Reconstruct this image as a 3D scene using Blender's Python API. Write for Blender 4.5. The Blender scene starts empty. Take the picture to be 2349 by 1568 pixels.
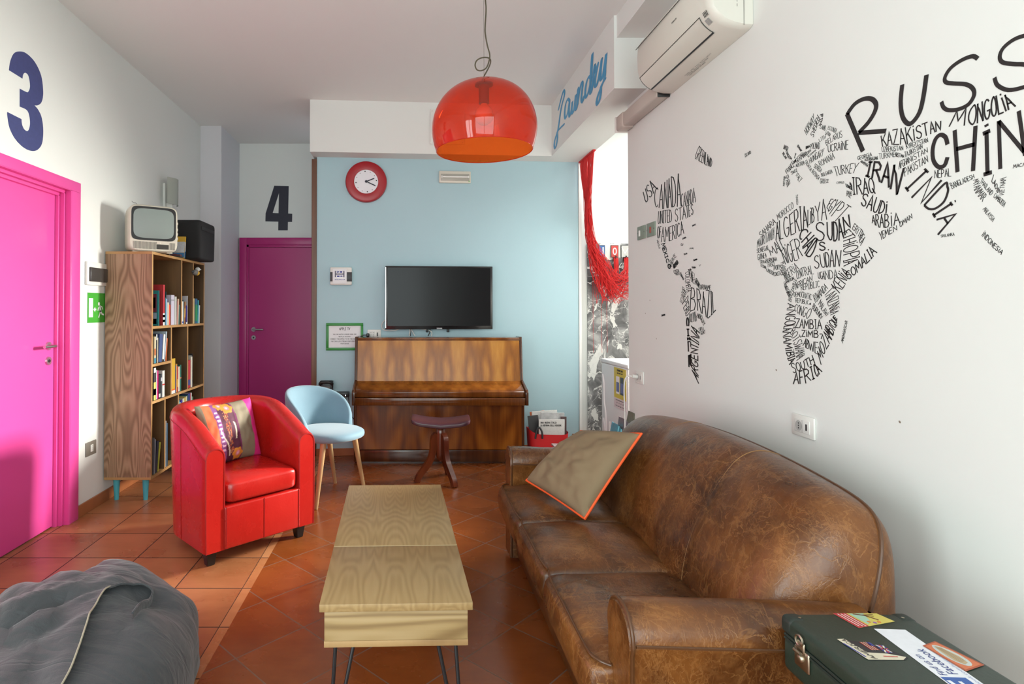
import bpy, bmesh, math, random
from mathutils import Vector, Matrix, noise
R = math.radians
PI = math.pi
C = bpy.context.scene.collection

# ---------------------------------------------------------------- camera
FOC = 1331.0                     # focal length in pixels of the 2349 px wide frame
cam_data = bpy.data.cameras.new('camera')
cam_data.sensor_width = 36.0
cam_data.lens = FOC / 2349.0 * 36.0
cam_data.shift_x = 0.0998
cam_data.shift_y = -0.0390
cam_data.clip_start = 0.05
cam = bpy.data.objects.new('camera', cam_data)
C.objects.link(cam)
cam.location = (0, 0, 1.30)
cam.rotation_euler = (R(90.8), 0, 0)
bpy.context.scene.camera = cam

# ---------------------------------------------------------------- light and exposure
sc = bpy.context.scene
sc.view_settings.view_transform = 'Standard'
sc.view_settings.look = 'None'
sc.view_settings.gamma = 1.0
sc.view_settings.use_curve_mapping = False
sc.view_settings.exposure = 0.17
wd = bpy.data.worlds.new('world'); sc.world = wd
wd.use_nodes = True
wd.node_tree.nodes['Background'].inputs[0].default_value = (0.80, 0.90, 1.0, 1)
wd.node_tree.nodes['Background'].inputs[1].default_value = 0.6

def area(name, loc, target, sx, sy, power, col=(1, 1, 1), spread=180):
    d = bpy.data.lights.new(name, 'AREA')
    d.shape = 'RECTANGLE'; d.size = sx; d.size_y = sy
    d.energy = power; d.color = col; d.spread = R(spread)
    o = bpy.data.objects.new(name, d); C.objects.link(o)
    o.location = loc
    o.rotation_euler = (Vector(target) - Vector(loc)).to_track_quat('-Z', 'Y').to_euler()
    return o
area('daylight_street_window', (-0.16, -1.62, 1.55), (-0.16, 3, 1.40), 3.1, 2.3, 98, (.885, 1.0, .985))
area('daylight_entrance', (-2.42, -0.40, 1.25), (1.4, 0.9, 1.15), 1.5, 2.2, 80, (.88, 1.0, .985))
area('daylight_laundry_window', (3.38, 5.05, 1.80), (-1.0, 3.0, 0.55), 0.55, 0.85, 62, (1.0, 0.98, 0.90), 55)
area('laundry_fill_light', (2.5, 4.6, 3.1), (2.5, 4.6, 0), 0.8, 0.8, 24, (.97, 1.0, 1.0))  # added fill, no such lamp is seen; whitens the laundry walls

# ---------------------------------------------------------------- helpers: scene graph
def thing(name, label, cat, loc=(0, 0, 0), rz=0.0, group=None):
    o = bpy.data.objects.new(name, None); C.objects.link(o)
    o.location = loc; o.rotation_euler = (0, 0, rz); o.empty_display_size = 0.1
    o['label'] = label; o['category'] = cat
    if group: o['group'] = group
    return o
def tag(o, label, cat, group=None, kind=None):
    o['label'] = label; o['category'] = cat
    if group: o['group'] = group
    if kind: o['kind'] = kind
    return o
def obj(name, bm, mats, parent=None, smooth=40, label=None):
    me = bpy.data.meshes.new(name)
    bm.normal_update()
    bm.to_mesh(me); bm.free()
    if not isinstance(mats, (list, tuple)): mats = [mats]
    for m in mats: me.materials.append(m)
    if smooth:
        for p in me.polygons: p.use_smooth = True
        me.set_sharp_from_angle(angle=R(smooth))
    o = bpy.data.objects.new(name, me); C.objects.link(o)
    if parent: o.parent = parent
    if label: o['label'] = label
    return o
def struct(name, bm, mats, label, cat, smooth=0):
    o = obj(name, bm, mats, None, smooth)
    o['kind'] = 'structure'; o['label'] = label; o['category'] = cat
    return o
def B(): return bmesh.new()

# ---------------------------------------------------------------- helpers: shapes
def merge(bm, t, mat=None):
    if mat is not None:
        for f in t.faces: f.material_index = mat
    me = bpy.data.meshes.new('tmp'); t.to_mesh(me); t.free()
    bm.from_mesh(me); bpy.data.meshes.remove(me)
def box(bm, c, s, bev=0.0, seg=2, rot=None, mat=0, taper=None):
    t = bmesh.new(); bmesh.ops.create_cube(t, size=1)
    for v in t.verts:
        k = 1.0
        if taper and v.co.z < 0: k = taper
        v.co = Vector((v.co.x * s[0] * k, v.co.y * s[1] * k, v.co.z * s[2]))
    if bev: bmesh.ops.bevel(t, geom=t.edges[:] , offset=bev, segments=seg, profile=0.5, affect='EDGES', clamp_overlap=True)
    M = Matrix.Translation(c)
    if rot is not None: M = M @ rot.to_4x4()
    bmesh.ops.transform(t, matrix=M, verts=t.verts)
    merge(bm, t, mat); return bm
def bb(bm, x0, x1, y0, y1, z0, z1, bev=0.0, mat=0, seg=2):
    return box(bm, ((x0+x1)/2, (y0+y1)/2, (z0+z1)/2), (abs(x1-x0), abs(y1-y0), abs(z1-z0)), bev, seg, None, mat)
def quad(bm, pts, mat=0):
    f = bm.faces.new([bm.verts.new(p) for p in pts]); f.material_index = mat; return f
def grid(bm, nu, nv, f, cu=False, cv=False, mat=0, flip=False):
    V = []
    for i in range(nu):
        row = []
        for j in range(nv):
            u = i / (nu if cu else nu - 1); v = j / (nv if cv else nv - 1)
            row.append(bm.verts.new(f(u, v)))
        V.append(row)
    for i in range(nu if cu else nu - 1):
        for j in range(nv if cv else nv - 1):
            a, b, c, d = V[i][j], V[(i+1) % nu][j], V[(i+1) % nu][(j+1) % nv], V[i][(j+1) % nv]
            q = [a, b, c, d] if not flip else [d, c, b, a]
            fc = bm.faces.new(q); fc.material_index = mat(i/nu, j/nv) if callable(mat) else mat
    return V
def cap(bm, ring, mat=0, flip=False):
    f = bm.faces.new(ring if not flip else ring[::-1]); f.material_index = mat
def tube(bm, pts, r, seg=8, closed=False, caps=True, mat=0):
    pts = [Vector(p) for p in pts]; n = len(pts)
    rad = r if isinstance(r, (list, tuple)) else [r] * n
    rings = []; up = None
    for i, p in enumerate(pts):
        if closed: d = pts[(i+1) % n] - pts[i-1]
        else: d = pts[min(i+1, n-1)] - pts[max(i-1, 0)]
        if d.length < 1e-9: d = Vector((0, 0, 1))
        d.normalize()
        if up is None:
            a = Vector((0, 0, 1)) if abs(d.z) < 0.9 else Vector((1, 0, 0))
            up = (a - d * a.dot(d)).normalized()
        else:
            up = (up - d * up.dot(d))
            if up.length < 1e-6: up = d.orthogonal()
            up.normalize()
        s = d.cross(up)
        rings.append([bm.verts.new(p + (up * math.cos(2*PI*k/seg) + s * math.sin(2*PI*k/seg)) * rad[i]) for k in range(seg)])
    for i in range(n if closed else n - 1):
        A, Bq = rings[i], rings[(i+1) % n]
        for k in range(seg):
            f = bm.faces.new([A[k], A[(k+1) % seg], Bq[(k+1) % seg], Bq[k]]); f.material_index = mat
    if caps and not closed:
        cap(bm, rings[0], mat, True); cap(bm, rings[-1], mat)
def smoothpath(pts, n=8, closed=False):
    P = [Vector(p) for p in pts]; m = len(P); out = []
    for i in range(m if closed else m - 1):
        g = (lambda k: P[k % m]) if closed else (lambda k: P[max(0, min(m-1, k))])
        a, b, c, d = g(i-1), g(i), g(i+1), g(i+2)
        for k in range(n):
            t = k / n
            out.append(0.5 * ((2*b) + (c-a)*t + (2*a-5*b+4*c-d)*t*t + (3*b-a-3*c+d)*t*t*t))
    if not closed: out.append(P[-1])
    return out
def lathe(bm, prof, seg=32, c=(0, 0, 0), mat=0, close_ends=True):
    c = Vector(c); rings = []
    for r, z in prof:
        if r < 1e-6: rings.append([bm.verts.new(c + Vector((0, 0, z)))])
        else: rings.append([bm.verts.new(c + Vector((r*math.cos(2*PI*k/seg), r*math.sin(2*PI*k/seg), z))) for k in range(seg)])
    for A, Bq in zip(rings[:-1], rings[1:]):
        for k in range(seg):
            k2 = (k+1) % seg
            if len(A) == 1 and len(Bq) == 1: continue
            if len(A) == 1: f = bm.faces.new([A[0], Bq[k2], Bq[k]])
            elif len(Bq) == 1: f = bm.faces.new([A[k], A[k2], Bq[0]])
            else: f = bm.faces.new([A[k], A[k2], Bq[k2], Bq[k]])
            f.material_index = mat
    if close_ends:
        if len(rings[0]) > 1: cap(bm, rings[0], mat, True)
        if len(rings[-1]) > 1: cap(bm, rings[-1], mat)
def prism(bm, pts, mp, d0, d1, mat=0, bev=0):
    t = bmesh.new()
    a = [t.verts.new(mp(p[0], p[1], d0)) for p in pts]; b = [t.verts.new(mp(p[0], p[1], d1)) for p in pts]
    t.faces.new(a[::-1]); t.faces.new(b); n = len(pts)
    for i in range(n): t.faces.new([a[i], a[(i+1) % n], b[(i+1) % n], b[i]])
    bmesh.ops.recalc_face_normals(t, faces=t.faces[:])
    if bev: bmesh.ops.bevel(t, geom=t.edges[:], offset=bev, segments=2, profile=0.5, affect='EDGES', clamp_overlap=True)
    merge(bm, t, mat)
def ribbon(bm, pl, w, mp, mat=0, ext=0.25):
    """flat painted stroke of width w along the 2-d polyline pl; mp maps (a, b) into the scene"""
    P = [Vector((p[0], p[1])) for p in pl]
    Q = [P[0]]
    for p in P[1:]:
        if (p - Q[-1]).length > 1e-7: Q.append(p)
    P = Q; n = len(P)
    if n < 2: return
    P[0] = P[0] - (P[1]-P[0]).normalized() * w * ext; P[-1] = P[-1] + (P[-1]-P[-2]).normalized() * w * ext
    L = []
    for i in range(n):
        d0 = (P[i]-P[i-1]).normalized() if i else (P[1]-P[0]).normalized()
        d1 = (P[i+1]-P[i]).normalized() if i < n-1 else d0
        t = d0 + d1
        if t.length < 0.35:
            nrm = Vector((-d0.y, d0.x)); k = 1
        else:
            t.normalize(); nrm = Vector((-t.y, t.x)); k = 1 / max(0.55, nrm.dot(Vector((-d0.y, d0.x))))
        L.append((P[i] + nrm*w*.5*k, P[i] - nrm*w*.5*k))
    vs = [(bm.verts.new(mp(*a)), bm.verts.new(mp(*b))) for a, b in L]
    for (a, b), (c, d) in zip(vs[:-1], vs[1:]):
        f = bm.faces.new([a, b, d, c]); f.material_index = mat
def disc(bm, c, r, mp, n=20, mat=0):
    f = bm.faces.new([bm.verts.new(mp(c[0]+r*math.cos(2*PI*k/n), c[1]+r*math.sin(2*PI*k/n))) for k in range(n)]); f.material_index = mat

# ---------------------------------------------------------------- helpers: lettering
def arc(cx, cy, rx, ry, a0, a1, n=9):
    return [(cx+rx*math.cos(R(a0+(a1-a0)*i/n)), cy+ry*math.sin(R(a0+(a1-a0)*i/n))) for i in range(n+1)]
S_ = [(.92, .86), (.72, .98), (.45, 1), (.2, .93), (.08, .78), (.18, .62), (.45, .53), (.75, .44), (.93, .28), (.85, .09), (.6, 0), (.3, .02), (.06, .16)]
GL = {
 'A': [[(0, 0), (.5, 1), (1, 0)], [(.2, .36), (.8, .36)]],
 'B': [[(.05, 0), (.05, 1)], [(.05, 1), (.6, .98), (.82, .8), (.7, .6), (.05, .53)], [(.05, .53), (.7, .5), (.95, .28), (.75, .05), (.05, 0)]],
 'C': [arc(.55, .5, .52, .5, 48, 312, 12)], 'D': [[(.05, 0), (.05, 1)], [(.05, 1), (.55, .94), (.9, .7), (.95, .45), (.75, .12), (.4, .02), (.05, 0)]],
 'E': [[(.95, 1), (.05, 1), (.05, 0), (.95, 0)], [(.05, .52), (.8, .52)]], 'F': [[(.95, 1), (.05, 1), (.05, 0)], [(.05, .52), (.75, .52)]],
 'G': [arc(.52, .5, .5, .5, 50, 330, 12) + [(.97, .42), (.55, .42)]], 'H': [[(.05, 0), (.05, 1)], [(.95, 0), (.95, 1)], [(.05, .5), (.95, .5)]],
 'I': [[(.5, 0), (.5, 1)], [(.1, 0), (.9, 0)], [(.1, 1), (.9, 1)]], 'i': [[(.5, 0), (.5, .82)], [(.48, 1.0), (.52, 1.06)]],
 'J': [[(.8, 1), (.8, .2), (.55, 0), (.25, .03), (.05, .2)]], 'K': [[(.05, 0), (.05, 1)], [(.95, 1), (.05, .45)], [(.35, .6), (1, 0)]],
 'L': [[(.05, 1), (.05, 0), (.95, 0)]], 'M': [[(0, 0), (.12, 1), (.5, .3), (.88, 1), (1, 0)]], 'N': [[(.05, 0), (.05, 1), (.95, 0), (.95, 1)]],
 'O': [arc(.5, .5, .48, .5, 90, 450, 16)], 'P': [[(.05, 0), (.05, 1), (.6, .98), (.92, .8), (.85, .58), (.5, .47), (.05, .46)]],
 'Q': [arc(.5, .5, .48, .5, 90, 450, 16), [(.6, .3), (1, -.08)]], 'R': [[(.05, 0), (.05, 1), (.6, .98), (.9, .8), (.82, .6), (.05, .48)], [(.4, .5), (1, 0)]],
 'S': [S_], 'T': [[(.5, 0), (.5, 1)], [(0, 1), (1, 1)]], 'U': [[(.05, 1), (.07, .3), (.25, .04), (.5, 0), (.75, .04), (.93, .3), (.95, 1)]],
 'V': [[(0, 1), (.5, 0), (1, 1)]], 'W': [[(0, 1), (.22, 0), (.5, .75), (.78, 0), (1, 1)]], 'X': [[(0, 0), (1, 1)], [(0, 1), (1, 0)]],
 'Y': [[(0, 1), (.5, .48), (1, 1)], [(.5, .48), (.5, 0)]], 'Z': [[(.03, 1), (.97, 1), (.03, 0), (.97, 0)]], '.': [[(.4, 0), (.6, .04)]], '-': [[(.1, .5), (.9, .5)]],
 ',': [[(.5, .08), (.4, -.1)]], '"': [[(.3, 1), (.3, .8)], [(.7, 1), (.7, .8)]], '2': [[(.08, .78), (.25, .97), (.6, 1), (.9, .8), (.8, .55), (.05, 0), (.95, 0)]],
 '0': [arc(.5, .5, .45, .5, 90, 450, 16)], '/': [[(0, 0), (1, 1)]], ':': [[(.45, .1), (.55, .12)], [(.45, .6), (.55, .62)]]}
GW = {'I': .5, 'i': .32, 'M': 1.25, 'W': 1.35, '.': .4, '-': .6, ' ': .6, ',': .4, '"': .5, 'L': .85, 'E': .85, 'F': .82, 'J': .75, 'N': 1.05, 'O': 1.08, 'Q': 1.1, ':': .35}
def warp_word(bm, txt, w, cols, mp, gap=.24, mat=0):
    """hand lettering: glyphs stretched between a base line and a top line given as columns"""
    n = len(cols) - 1
    def at(t, b):
        t = max(0.0, min(1.0, t)) * n; i = min(int(t), n-1); k = t - i
        p, q = cols[i], cols[i+1]
        lo = (p[0]+(q[0]-p[0])*k, p[1]+(q[1]-p[1])*k); hi = (p[2]+(q[2]-p[2])*k, p[3]+(q[3]-p[3])*k)
        return (lo[0]+(hi[0]-lo[0])*b, lo[1]+(hi[1]-lo[1])*b)
    tot = sum(GW.get(c, 1) for c in txt) + gap*(len(txt)-1); x = 0
    for ch in txt:
        gw = GW.get(ch, 1)
        for pl in GL.get(ch, []):
            D = []
            for a, b in zip(pl[:-1], pl[1:]):
                m = 3 if (abs(b[0]-a[0])+abs(b[1]-a[1])) > .5 else 1
                D += [(a[0]+(b[0]-a[0])*k/m, a[1]+(b[1]-a[1])*k/m) for k in range(m)]
            D.append(pl[-1])
            ribbon(bm, [at((x + p[0]*gw)/tot, p[1]) for p in D], w, mp, mat)
        x += gw + gap
def line_text(bm, txt, x0, y0, x1, h, w, mp, mat=0, slant=0):
    warp_word(bm, txt, w, [(x0, y0, x0+slant, y0+h), (x1, y0, x1+slant, y0+h)], mp, .3, mat)
def font_text(bm, txt, size, mp, mat=0):
    """printed text set in the built-in typeface, flat, mapped by mp(x, y); returns its width"""
    cu = bpy.data.curves.new('t', 'FONT'); cu.body = txt; cu.size = size; cu.resolution_u = 3
    o = bpy.data.objects.new('t', cu); C.objects.link(o)
    dg = bpy.context.evaluated_depsgraph_get(); dg.update()
    me = bpy.data.meshes.new_from_object(o.evaluated_get(dg))
    vs = [bm.verts.new(mp(v.co.x, v.co.y)) for v in me.vertices]
    wdt = max([v.co.x for v in me.vertices] + [0])
    for p in me.polygons:
        try:
            f = bm.faces.new([vs[i] for i in p.vertices]); f.material_index = mat
        except ValueError: pass
    bpy.data.objects.remove(o); bpy.data.meshes.remove(me); bpy.data.curves.remove(cu)
    return wdt

# ---------------------------------------------------------------- helpers: materials
class NT:
    def __init__(s, name):
        s.m = bpy.data.materials.new(name); s.m.use_nodes = True
        s.t = s.m.node_tree; s.p = s.t.nodes['Principled BSDF']
    def n(s, typ, **kw):
        nd = s.t.nodes.new(typ)
        for k, v in kw.items(): setattr(nd, k, v)
        return nd
    def l(s, a, b): s.t.links.new(a, b)
    def val(s, sock, v):
        if hasattr(v, 'is_output'): s.l(v, sock)
        else: sock.default_value = v
    def math(s, op, a, b=None, c=None, clamp=False):
        nd = s.n('ShaderNodeMath', operation=op, use_clamp=clamp); s.val(nd.inputs[0], a)
        if b is not None: s.val(nd.inputs[1], b)
        if c is not None: s.val(nd.inputs[2], c)
        return nd.outputs[0]
    def ramp(s, fac, stops, interp='LINEAR'):
        nd = s.n('ShaderNodeValToRGB'); cr = nd.color_ramp; cr.interpolation = interp
        while len(cr.elements) > 1: cr.elements.remove(cr.elements[0])
        cr.elements[0].position = stops[0][0]; cr.elements[0].color = col(stops[0][1])
        for p, c in stops[1:]:
            e = cr.elements.new(p); e.color = col(c)
        s.val(nd.inputs[0], fac); return nd.outputs[0]
    def mix(s, fac, a, b, mode='MIX'):
        nd = s.n('ShaderNodeMix', data_type='RGBA', blend_type=mode)
        s.val(nd.inputs[0], fac)
        for i, v in ((6, a), (7, b)):
            if hasattr(v, 'is_output'): s.l(v, nd.inputs[i])
            else: nd.inputs[i].default_value = col(v)
        return nd.outputs[2]
    def coord(s, which='Object'): return s.n('ShaderNodeTexCoord').outputs[which]
    def mapping(s, v, scale=(1, 1, 1), loc=(0, 0, 0), rot=(0, 0, 0)):
        nd = s.n('ShaderNodeMapping'); s.l(v, nd.inputs[0])
        nd.inputs['Location'].default_value = loc; nd.inputs['Rotation'].default_value = rot; nd.inputs['Scale'].default_value = scale
        return nd.outputs[0]
    def noise(s, v, scale=5, detail=3, rough=.5, dist=0, out='Fac'):
        nd = s.n('ShaderNodeTexNoise'); s.l(v, nd.inputs['Vector'])
        nd.inputs['Scale'].default_value = scale; nd.inputs['Detail'].default_value = detail
        nd.inputs['Roughness'].default_value = rough; nd.inputs['Distortion'].default_value = dist
        return nd.outputs[out]
    def bump(s, h, strength=.2, dist=.01):
        nd = s.n('ShaderNodeBump'); s.l(h, nd.inputs['Height'])
        nd.inputs['Strength'].default_value = strength; nd.inputs['Distance'].default_value = dist
        s.l(nd.outputs[0], s.p.inputs['Normal'])
    def base(s, v): s.val(s.p.inputs['Base Color'], v if hasattr(v, 'is_output') else col(v))
    def set(s, **kw):
        for k, v in kw.items(): s.val(s.p.inputs[k.replace('_', ' ')], v)
        return s.m
def col(c): return (c[0], c[1], c[2], 1.0) if len(c) == 3 else tuple(c)
def srgb(r, g, b): return tuple(((v/255)/12.92 if v/255 <= .04045 else ((v/255+.055)/1.055)**2.4) for v in (r, g, b))
_cache = {}
def plain(name, c, rough=.5, metal=0.0, coat=0, var=.06, vs=9, bump=0, bs=60, spec=.5):
    """one paint, plastic or metal, with a little unevenness"""
    if name in _cache: return _cache[name]
    k = NT(name); v = k.coord()
    nz = k.noise(v, vs, 3)
    k.base(k.mix(k.math('MULTIPLY', nz, 1.0), tuple(max(0, x*(1-var)) for x in c), tuple(min(1, x*(1+var)) for x in c)))
    k.set(Roughness=rough, Metallic=metal); k.p.inputs['Coat Weight'].default_value = coat
    k.p.inputs['Specular IOR Level'].default_value = spec
    if bump: k.bump(k.noise(v, bs, 3), bump, .004)
    _cache[name] = k.m; return k.m
def wood(name, dark, light, stretch, rings, rough=.4, coat=0, mid=None, nscale=1.0, streak=.35, mirror=0, bump=.05, detail=1.5, grain=(60, 60, 3)):
    """figured veneer: contour lines of a stretched noise field give cathedral grain and knots"""
    k = NT(name); v = k.coord()
    if mirror:
        sep = k.n('ShaderNodeSeparateXYZ'); k.l(v, sep.inputs[0])
        cmb = k.n('ShaderNodeCombineXYZ')
        k.l(k.math('PINGPONG', sep.outputs[0], mirror), cmb.inputs[0]); k.l(sep.outputs[1], cmb.inputs[1]); k.l(sep.outputs[2], cmb.inputs[2])
        v = cmb.outputs[0]
    f = k.noise(k.mapping(v, stretch), nscale, detail, .45)
    s = k.math('SINE', k.math('MULTIPLY', f, rings))
    s = k.math('MULTIPLY_ADD', s, .5, .5)
    st = k.noise(k.mapping(v, grain), 1.0, 4, .6)
    fac = k.math('ADD', k.math('MULTIPLY', s, 1-streak), k.math('MULTIPLY', st, streak))
    stops = [(0.12, dark), (0.9, light)] if mid is None else [(0.1, dark), (.5, mid), (.9, light)]
    c = k.ramp(fac, stops)
    big = k.noise(k.mapping(v, tuple(x*.35 for x in stretch), (3, 1, 7)), nscale, 2)
    c = k.mix(k.math('MULTIPLY', big, .45), c, tuple(x*.62 for x in dark), 'MIX')
    k.base(c); k.set(Roughness=rough); k.p.inputs['Coat Weight'].default_value = coat; k.p.inputs['Coat Roughness'].default_value = .08
    if bump: k.bump(st, bump, .003)
    return k.m
def tiles(name, size, x0, y0, rot, c1, c2, grout, gw=.0028, rough=.28):
    k = NT(name); v = k.coord()
    m = k.mapping(v, (1, 1, 1), (0, 0, 0), (0, 0, 0))
    mm = k.n('ShaderNodeVectorMath', operation='SUBTRACT'); k.l(m, mm.inputs[0]); mm.inputs[1].default_value = (x0, y0, 0)
    rt = k.n('ShaderNodeVectorRotate', rotation_type='Z_AXIS'); k.l(mm.outputs[0], rt.inputs['Vector']); rt.inputs['Angle'].default_value = rot
    sp = k.n('ShaderNodeSeparateXYZ'); k.l(rt.outputs[0], sp.inputs[0])
    ids = []; dist = []
    for i in (0, 1):
        q = k.math('DIVIDE', sp.outputs[i], size)
        ids.append(k.math('FLOOR', q)); fr = k.math('FRACT', q)
        dist.append(k.math('MINIMUM', fr, k.math('SUBTRACT', 1.0, fr)))
    d = k.math('MULTIPLY', k.math('MINIMUM', dist[0], dist[1]), size)
    g = k.math('LESS_THAN', d, gw)
    cm = k.n('ShaderNodeCombineXYZ'); k.l(ids[0], cm.inputs[0]); k.l(ids[1], cm.inputs[1])
    wn = k.n('ShaderNodeTexWhiteNoise', noise_dimensions='3D'); k.l(cm.outputs[0], wn.inputs['Vector'])
    off = k.n('ShaderNodeVectorMath', operation='MULTIPLY_ADD'); k.l(wn.outputs['Color'], off.inputs[0]); off.inputs[1].default_value = (7, 7, 7); k.l(v, off.inputs[2])
    n1 = k.noise(off.outputs[0], 3.6, 4, .55, .25); n2 = k.noise(k.mapping(v, (7, 22, 1)), 1.0, 3, .6)
    f = k.math('ADD', k.math('MULTIPLY', n1, .75), k.math('MULTIPLY', n2, .25))
    f = k.math('ADD', f, k.math('MULTIPLY', k.math('SUBTRACT', wn.outputs['Value'], .5), .16))
    c = k.ramp(f, [(.24, c1), (.74, c2)])
    k.base(k.mix(g, c, grout))
    k.set(Roughness=k.math('ADD', k.math('MULTIPLY', g, .4), k.math('MULTIPLY_ADD', n1, .22, rough - .1)))
    k.bump(k.math('ADD', k.math('MULTIPLY', k.math('SMOOTH_MIN', d, gw*1.4, .002), 60), k.math('MULTIPLY', n2, .04)), .25, .004)
    return k.m
def painted(name, rough=.6, bump=0, coat=0):
    """surface pattern stored as a colour attribute called pattern"""
    k = NT(name); a = k.n('ShaderNodeAttribute', attribute_name='pattern')
    k.base(a.outputs['Color']); k.set(Roughness=rough); k.p.inputs['Coat Weight'].default_value = coat
    if bump: k.bump(k.noise(k.coord(), 240, 2), bump, .003)
    return k.m
def pattern(o, fn):
    me = o.data; a = me.color_attributes.new('pattern', 'FLOAT_COLOR', 'POINT')
    for i, v in enumerate(me.vertices): a.data[i].color = col(fn(v.co, i))
# ---------------------------------------------------------------- materials of the room
WHITE = plain('white_wall_paint', (.755, .770, .742), .75, var=.03, vs=1.3, bump=.05, bs=35)
CEIL = plain('ceiling_paint', (.82, .82, .80), .85, var=.02, vs=1.0)
BLUEP = plain('pale_blue_wall_paint', (.40, .575, .63), .6, var=.05, vs=1.2, bump=.04, bs=30)
PINK = plain('pink_door_lacquer', (.78, .075, .335), .32, var=.04, vs=2)
PINKD = plain('pink_lacquer_in_shade', (.42, .016, .16), .34, var=.05, vs=2)  # the pink door lacquer again, with the alcove's shade put into its colour
TERRA = plain('terracotta_skirting', (.36, .12, .04), .4, var=.25, vs=8)
STEEL = plain('brushed_steel', (.55, .55, .56), .28, 1.0)
CHROME = plain('chrome', (.75, .75, .76), .12, 1.0)
BLACKP = plain('black_plastic', (.012, .012, .013), .35)
BLACKM = plain('black_metal', (.012, .012, .014), .4)
WPLAST = plain('white_plastic', (.76, .75, .71), .35)
IVORY = plain('ivory_plastic', (.68, .65, .56), .35, var=.04)
INK = plain('black_wall_paint', (.018, .016, .016), .55, var=.2, vs=30)
NAVY = plain('navy_paint', (.035, .045, .17), .5, var=.15, vs=40)
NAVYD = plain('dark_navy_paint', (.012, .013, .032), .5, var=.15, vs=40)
PRINT = plain('printed_black_ink', (.02, .02, .02), .6)
PAPER = plain('white_paper', (.80, .80, .82), .7, var=.02)
TILE_L = tiles('terracotta_square_tiles', .3334, -.765, 3.066, 0.0, (.27, .092, .034), (.47, .20, .085), (.028, .012, .008))
TILE_D = tiles('terracotta_diagonal_tiles', .303, -.65, 2.185, PI/4, (.165, .039, .008), (.28, .075, .016), (.17, .095, .062), .0026, .25)

# ---------------------------------------------------------------- the room
CZ = 3.13
bm = B()
quad(bm, [(-2.25, -1.7, 0), (-.785, -1.7, 0), (-.785, 6.4, 0), (-2.25, 6.4, 0)], 0)
quad(bm, [(-.742, -1.7, 0), (3.5, -1.7, 0), (3.5, 6.4, 0), (-.742, 6.4, 0)], 1)
quad(bm, [(-.785, -1.7, 0), (-.742, -1.7, 0), (-.742, 6.4, 0), (-.785, 6.4, 0)], 2)
STRIP = tiles('terracotta_border_strip', .3334, -.7845, 3.066, 0.0, (.36, .13, .045), (.55, .25, .11), (.028, .012, .008))
struct('floor', bm, [TILE_L, TILE_D, STRIP], 'terracotta tiled floor, square tiles at left and diagonal tiles at right', 'floor')
bm = B(); bb(bm, -2.3, 3.5, -1.75, 6.5, CZ, CZ+.1)
struct('ceiling', bm, CEIL, 'plain off-white ceiling', 'ceiling')
# left wall with the opening of the pink door numbered 3
bm = B()
bb(bm, -2.30, -2.08, -1.6, -1.2, 0, CZ); bb(bm, -2.30, -2.08, -1.2, .4, 2.4, CZ); bb(bm, -2.30, -2.08, .4, 2.50, 0, CZ); bb(bm, -2.30, -2.08, 2.50, 3.56, 2.03, CZ); bb(bm, -2.30, -2.08, 3.56, 6.45, 0, CZ)
struct('wall_left', bm, WHITE, 'white left wall with a pink door and a bookcase', 'wall')
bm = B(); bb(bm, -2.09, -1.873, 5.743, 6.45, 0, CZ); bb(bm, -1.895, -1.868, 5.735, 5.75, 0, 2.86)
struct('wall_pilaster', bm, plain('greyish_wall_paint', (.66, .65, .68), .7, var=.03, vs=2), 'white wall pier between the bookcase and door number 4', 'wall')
bm = B(); bb(bm, -1.90, -.80, 6.36, 6.5, 0, CZ)
struct('wall_alcove', bm, WHITE, 'white alcove wall above and around door number 4', 'wall')
# pale blue partition, slightly turned
BA = math.atan2(5.38-5.196, 1.565+.834); BD = Vector((math.cos(BA), math.sin(BA), 0)); BN = Vector((BD.y, -BD.x, 0))
B0 = Vector((-.834, 5.196, 0))
def blue(a, z, off=0.0):            # a metres along the partition from its left edge, off metres out of it
    return B0 + BD*a + BN*off + Vector((0, 0, z))
def bbox_blue(bm, a0, a1, z0, z1, o0, o1, bev=0, mat=0, seg=2):
    c = blue((a0+a1)/2, (z0+z1)/2, (o0+o1)/2)
    return box(bm, c, (abs(a1-a0), abs(o1-o0), abs(z1-z0)), bev, seg, Matrix.Rotation(BA, 3, 'Z'), mat)
bm = B(); bbox_blue(bm, 0, 2.406, 0, 2.675, -.10, 0)
struct('wall_back', bm, BLUEP, 'pale blue back wall behind the piano', 'wall')
bm = B()
prism(bm, [(-.868, 5.02), (1.29, 5.168), (1.62, 5.35), (1.62, 5.56), (-.868, 5.56)], lambda x, y, d: Vector((x, y, d)), 2.675, CZ)
struct('beam_back', bm, WHITE, 'white dropped beam above the blue wall', 'beam')
bm = B()
prism(bm, [(1.268, 5.2), (1.268, 3.58), (1.60, 3.58), (1.60, 5.335)], lambda x, y, d: Vector((x, y, d)), 2.6745, CZ)
bb(bm, 1.285, 1.60, -1.6, 3.58, 2.99, CZ)
struct('beam_right', bm, WHITE, 'white beam over the laundry opening and along the right wall', 'beam')
bm = B(); bb(bm, 1.47, 1.62, -1.6, 3.897, 0, 3.0)
struct('wall_right', bm, WHITE, 'white right wall lettered with country names', 'wall')
bm = B(); bb(bm, -2.3, -1.75, -1.75, -1.5, 0, CZ); bb(bm, 1.43, 1.62, -1.75, -1.5, 0, CZ); bb(bm, -1.75, 1.43, -1.75, -1.5, 2.72, CZ); bb(bm, -1.75, 1.43, -1.75, -1.5, 0, .38)
struct('wall_rear', bm, WHITE, 'white wall behind the camera around a wide street window', 'wall')
bm = B()
for x in (-1.72, -.16, 1.40): bb(bm, x-.03, x+.03, -1.6, -1.53, .38, 2.72)
for z in (.41, 2.69): bb(bm, -1.75, 1.43, -1.6, -1.53, z-.03, z+.03)
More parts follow.
